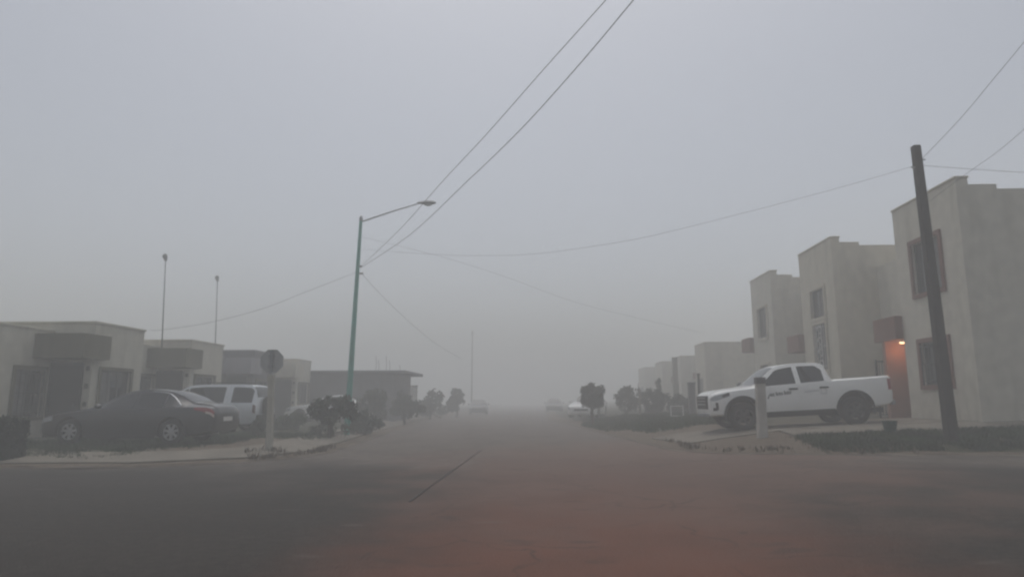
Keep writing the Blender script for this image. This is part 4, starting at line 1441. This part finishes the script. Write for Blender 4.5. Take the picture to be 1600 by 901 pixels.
def pickup(label):
    t = thing('pickup_truck', label, 'pickup')
    st = [(2.70, .50, .84, .90, .72, .70, .60), (2.67, .44, .94, 1.0, .83, .80, .68), (2.60, .42, .99, 1.065, .87, .83, .70), (2.45, .42, 1.03, 1.115, .905, .87, .72), (2.1, .42, 1.08, 1.155, .925, .89, .75), (1.65, .42, 1.12, 1.195, .93, .90, .76), (1.36, .42, 1.14, 1.225, .93, .90, .765),
          (1.0, .42, 1.155, 1.45, .93, .90, .72), (.65, .42, 1.17, 1.70, .93, .90, .655), (.4, .42, 1.18, 1.77, .93, .90, .64), (-.1, .42, 1.20, 1.805, .93, .90, .64), (-.6, .42, 1.22, 1.79, .93, .90, .64), (-.78, .42, 1.225, 1.72, .93, .90, .65),
          (-.86, .42, 1.23, 1.45, .93, .90, .7), (-.90, .43, 1.23, 1.285, .93, .90, .80), (-1.0, .44, 1.235, 1.29, .93, .905, .85), (-1.8, .45, 1.25, 1.305, .93, .905, .85), (-2.5, .5, 1.265, 1.32, .92, .90, .84), (-2.60, .55, 1.26, 1.315, .90, .88, .82), (-2.64, .6, 1.25, 1.29, .88, .86, .8)]
    fx = lambda x: 2.05 + (x - 2.05) * .78 if x > 2.05 else (-1.9 + (x + 1.9) * .78 if x < -1.9 else x)
    st = [(fx(q[0]),) + q[1:] for q in st]
    S = Shell(st); ax, rx, r = 1.665, -1.42, .385
    body = S.body(MB(), 90).build('body', M['paint_white'], t)
    cu = MB()
    for x in (ax, rx):
        for s in (1, -1): cu.tube([(x, s * .60, r + .04), (x, s * 1.15, r + .04)], r + .105, 30)
    cu.box(-2.39, -.98, -.75, .75, .82, 1.6)                      # the load bed
    cut(body, cu, M['well'])
    S.top_patch(MB(), 1.33, .62, .97, .94).build('windscreen', M['car_glass'], t)
    S.top_patch(MB(), -.79, -.875, .85, .85).build('rear_window', M['car_glass'], t)
    belt = lambda x: S.f[1](x) + .03
    top = lambda x: S.f[2](x) - .11
    for s in (1, -1):
        f1 = lambda x: max(belt(x) + .01, min(top(x), belt(1.12) + (1.12 - x) * .85))
        S.patch(MB(), s, 1.08, .13, belt, f1, .006, 18, 5).build('side_window', M['car_glass'], t)
        f2 = lambda x: max(belt(x) + .01, top(x) - .12 * smooth((-.5 - x) / .2))
        S.patch(MB(), s, -.01, -.66, belt, f2, .006, 14, 5).build('side_window', M['car_glass'], t)
        for xa, xb in ((1.17, .065), (.035, -.78)):
            rr = (lambda x: .52) if xb > 0 else (lambda x: .52)
            d = S.patch(MB(), s, xa, xb, lambda x: max(.54, (r + .04 + math.sqrt(max(0, .5 ** 2 - (x - ax) ** 2))) if abs(x - ax) < .5 else .54), lambda x: S.f[1](x) + .005, .006, 16, 6).build('door', M['paint_white'], t)
            xh = xb + .17
            MB().bar((xh - .12, s * (S.side(xh, 1.07) + .03), 1.07), (xh + .12, s * (S.side(xh, 1.07) + .028), 1.075), .04, .045).build('handle', M['black_plastic'], d, bevel=.008)
        S.patch(MB(), s, 2.0, 2.52, lambda x: .85 + .1 * smooth((2.45 - x) / .45), lambda x: S.f[1](x) - .035 + .0 * x, .010, 12, 4).build('headlight', M['clear_lamp'], t)
        S.patch(MB(), s, 2.0, 2.2, lambda x: .93 + .06 * smooth((2.2 - x) / .2), lambda x: 1.0 + .06 * smooth((2.2 - x) / .2), .014, 8, 3).build('light_trim', M['black_plastic'], t)
        fl = S.patch(MB(), s, 2.33, 2.40, .60, .80, .012, 4, 4)
        S.patch(fl, s, 2.37, 2.47, .58, .66, .013, 4, 3)
        fl.build('fog_light', M['black_plastic'], t)
        S.patch(MB(), s, -2.36, -2.46, .92, 1.22, .014, 8, 5).build('taillight', M['red_lamp'], t)
        MB().blob((1.12, s * 1.05, 1.24), (.1, .14, .11)).build('mirror', M['black_plastic'], t)
        S.patch(MB(), s, 1.12, -.86, .42, .475, .012, 16, 2).build('sill', M['black_plastic'], t)
        for x in (ax, rx):
            fl = MB(); pts = []
            for k in range(17):
                a = PI * (k / 16 * 1.16 - .08); pz = r + .04 + (r + .12) * math.sin(a); pxx = x + (r + .12) * math.cos(a)
                pts.append((pxx, s * (S.side(pxx, max(.46, pz)) + .012), pz))
            fl.tube(pts, .03, 7); fl.build('wheel_flare', M['black_plastic'], t)
            add_wheel(t, x, s * .80, r, .25, 'steel_rim', 6, s)
    g = MB().box(2.46, 2.58, -.64, .64, .62, 1.0)
    g.build('grille', M['black_plastic'], t, bevel=.03)
    gb = MB()
    for z in (.76, .85, .94): gb.box(2.579, 2.59, -.5, .5, z - .012, z + .012)
    gb.build('grille_bar', M['chrome'], t)
    MB().box(2.42, 2.6, -.66, .66, .40, .50).build('front_bumper', M['galv'], t, bevel=.03)
    MB().box(-2.58, -2.46, -.80, .80, .50, .64).build('rear_bumper', M['galv'], t, bevel=.03)
    MB().box(2.582, 2.595, -.2, .2, .50, .60).build('licence_plate', M['plate'], t)
    # cargo floor frame and underside
    MB().box(-2.4, 2.2, -.42, .42, .3, .43).build('chassis', M['well'], t)
    # lettering on the driver's side: a swoosh, a short dark word, a fainter word and a square badge on the rear door
    s = 1
    Y_ = lambda x, z: S.side(x, z) + .010

    def stroke(mb, x0, z0, x1, z1, w):
        p, q = Vector((x0, Y_(x0, z0), z0)), Vector((x1, Y_(x1, z1), z1))
        mb.bar(p, q, w, .004, (0, 1, 0))
    lt = MB()
    stroke(lt, .955, .83, .93, .90, .03); stroke(lt, .93, .90, .885, .955, .024)
    rr = random.Random(4); x = .865
    for k in range(8):
        wd = .052; h = .085 if k not in (2, 5) else .11; zb_ = .895 + .006 * k
        stroke(lt, x, zb_, x, zb_ + h, .026)
        if k % 3 != 1: stroke(lt, x - wd * .66, zb_, x - wd * .66, zb_ + .08, .024)
        stroke(lt, x, zb_ + (.062 if k % 2 else .036), x - wd * .66, zb_ + (.062 if k % 2 else .036), .015)
        if k % 3 == 1: stroke(lt, x, zb_ + .004, x - wd * .6, zb_ + .004, .015)
        x -= wd + .024
    lt.build('door_lettering', M['ink'], t)
    lg = MB(); x = -.08
    for k in range(7):
        stroke(lg, x, .95 + .004 * k, x, 1.0 + .004 * k, .013); stroke(lg, x - .03, .95 + .004 * k, x - .03, .99 + .004 * k, .012); stroke(lg, x, .975 + .004 * k, x - .03, .975 + .004 * k, .011); x -= .058
    for (a, b, c, d) in ((-.52, .9, -.52, 1.06), (-.66, .9, -.66, 1.06), (-.52, 1.06, -.66, 1.06), (-.52, .9, -.66, .9)): stroke(lg, a, b, c, d, .014)
    lg.build('door_lettering', M['ink_grey'], t)
    return t


# the pickup stands on the sloping drive, bonnet to the street
tk = pickup('white double cab pickup parked sideways on the right drive, dark lettering on its door')
Yt = 19.15 + .93
xf = on_y(1165, 672, 19.15).x
xr = xf + 3.085
zf, zr_ = .535, .695
pit = math.atan2(zr_ - zf, 3.085)
cx = (xf + xr) / 2 + .12
finish_car(tk, (cx, Yt, (zf + zr_) / 2 - .0), PI, pit)

sd = sedan('dark sedan with bright alloy wheels parked on the lawn before the near left house', 'paint_dark', name='parked_car')
a, b = on_y(113, 690, 17.6).x, on_y(272, 690, 17.6).x
finish_car(sd, ((a + b) / 2 - .07, 17.6 + .92, .195), PI)

sv = suv('silver SUV parked nose in beside the second left house, behind the dark sedan', 'paint_silver')
xe = on_y(419, 640, 23.7).x
finish_car(sv, (xe - 2.78, 23.7 + .92, .19), PI)

GC = 'cars half lost in the fog'
c1 = sedan('white car behind the spreading tree, parked against the bare block building', 'paint_white', 'steel_rim', GC)
finish_car(c1, (on_y(508, 640, 36.6).x, 37.6, .19), PI)
c2 = sedan('pale car parked nose out behind the clipped lollipop tree on the right', 'paint_white', 'steel_rim', GC, hatch=True)
p = on_y(906, 640, 42)
finish_car(c2, (p.x + .6, 43, G(p.x + .6, 43)), PI * 1.5 - .25)
c3 = sedan('dark car far down the street at the right, a mere shadow in the fog', 'paint_dark', 'steel_rim', GC)
p = on_y(866, 632, 74)
finish_car(c3, (p.x, 74, G(p.x, 74)), -PI / 2)
c4 = sedan('grey car far down the street at the left kerb, a faint shape in the fog', 'paint_grey', 'steel_rim', GC, hatch=True)
p = on_y(748, 634, 68)
finish_car(c4, (p.x, 68, road_z(p.x, 68)), -PI / 2 + .1)
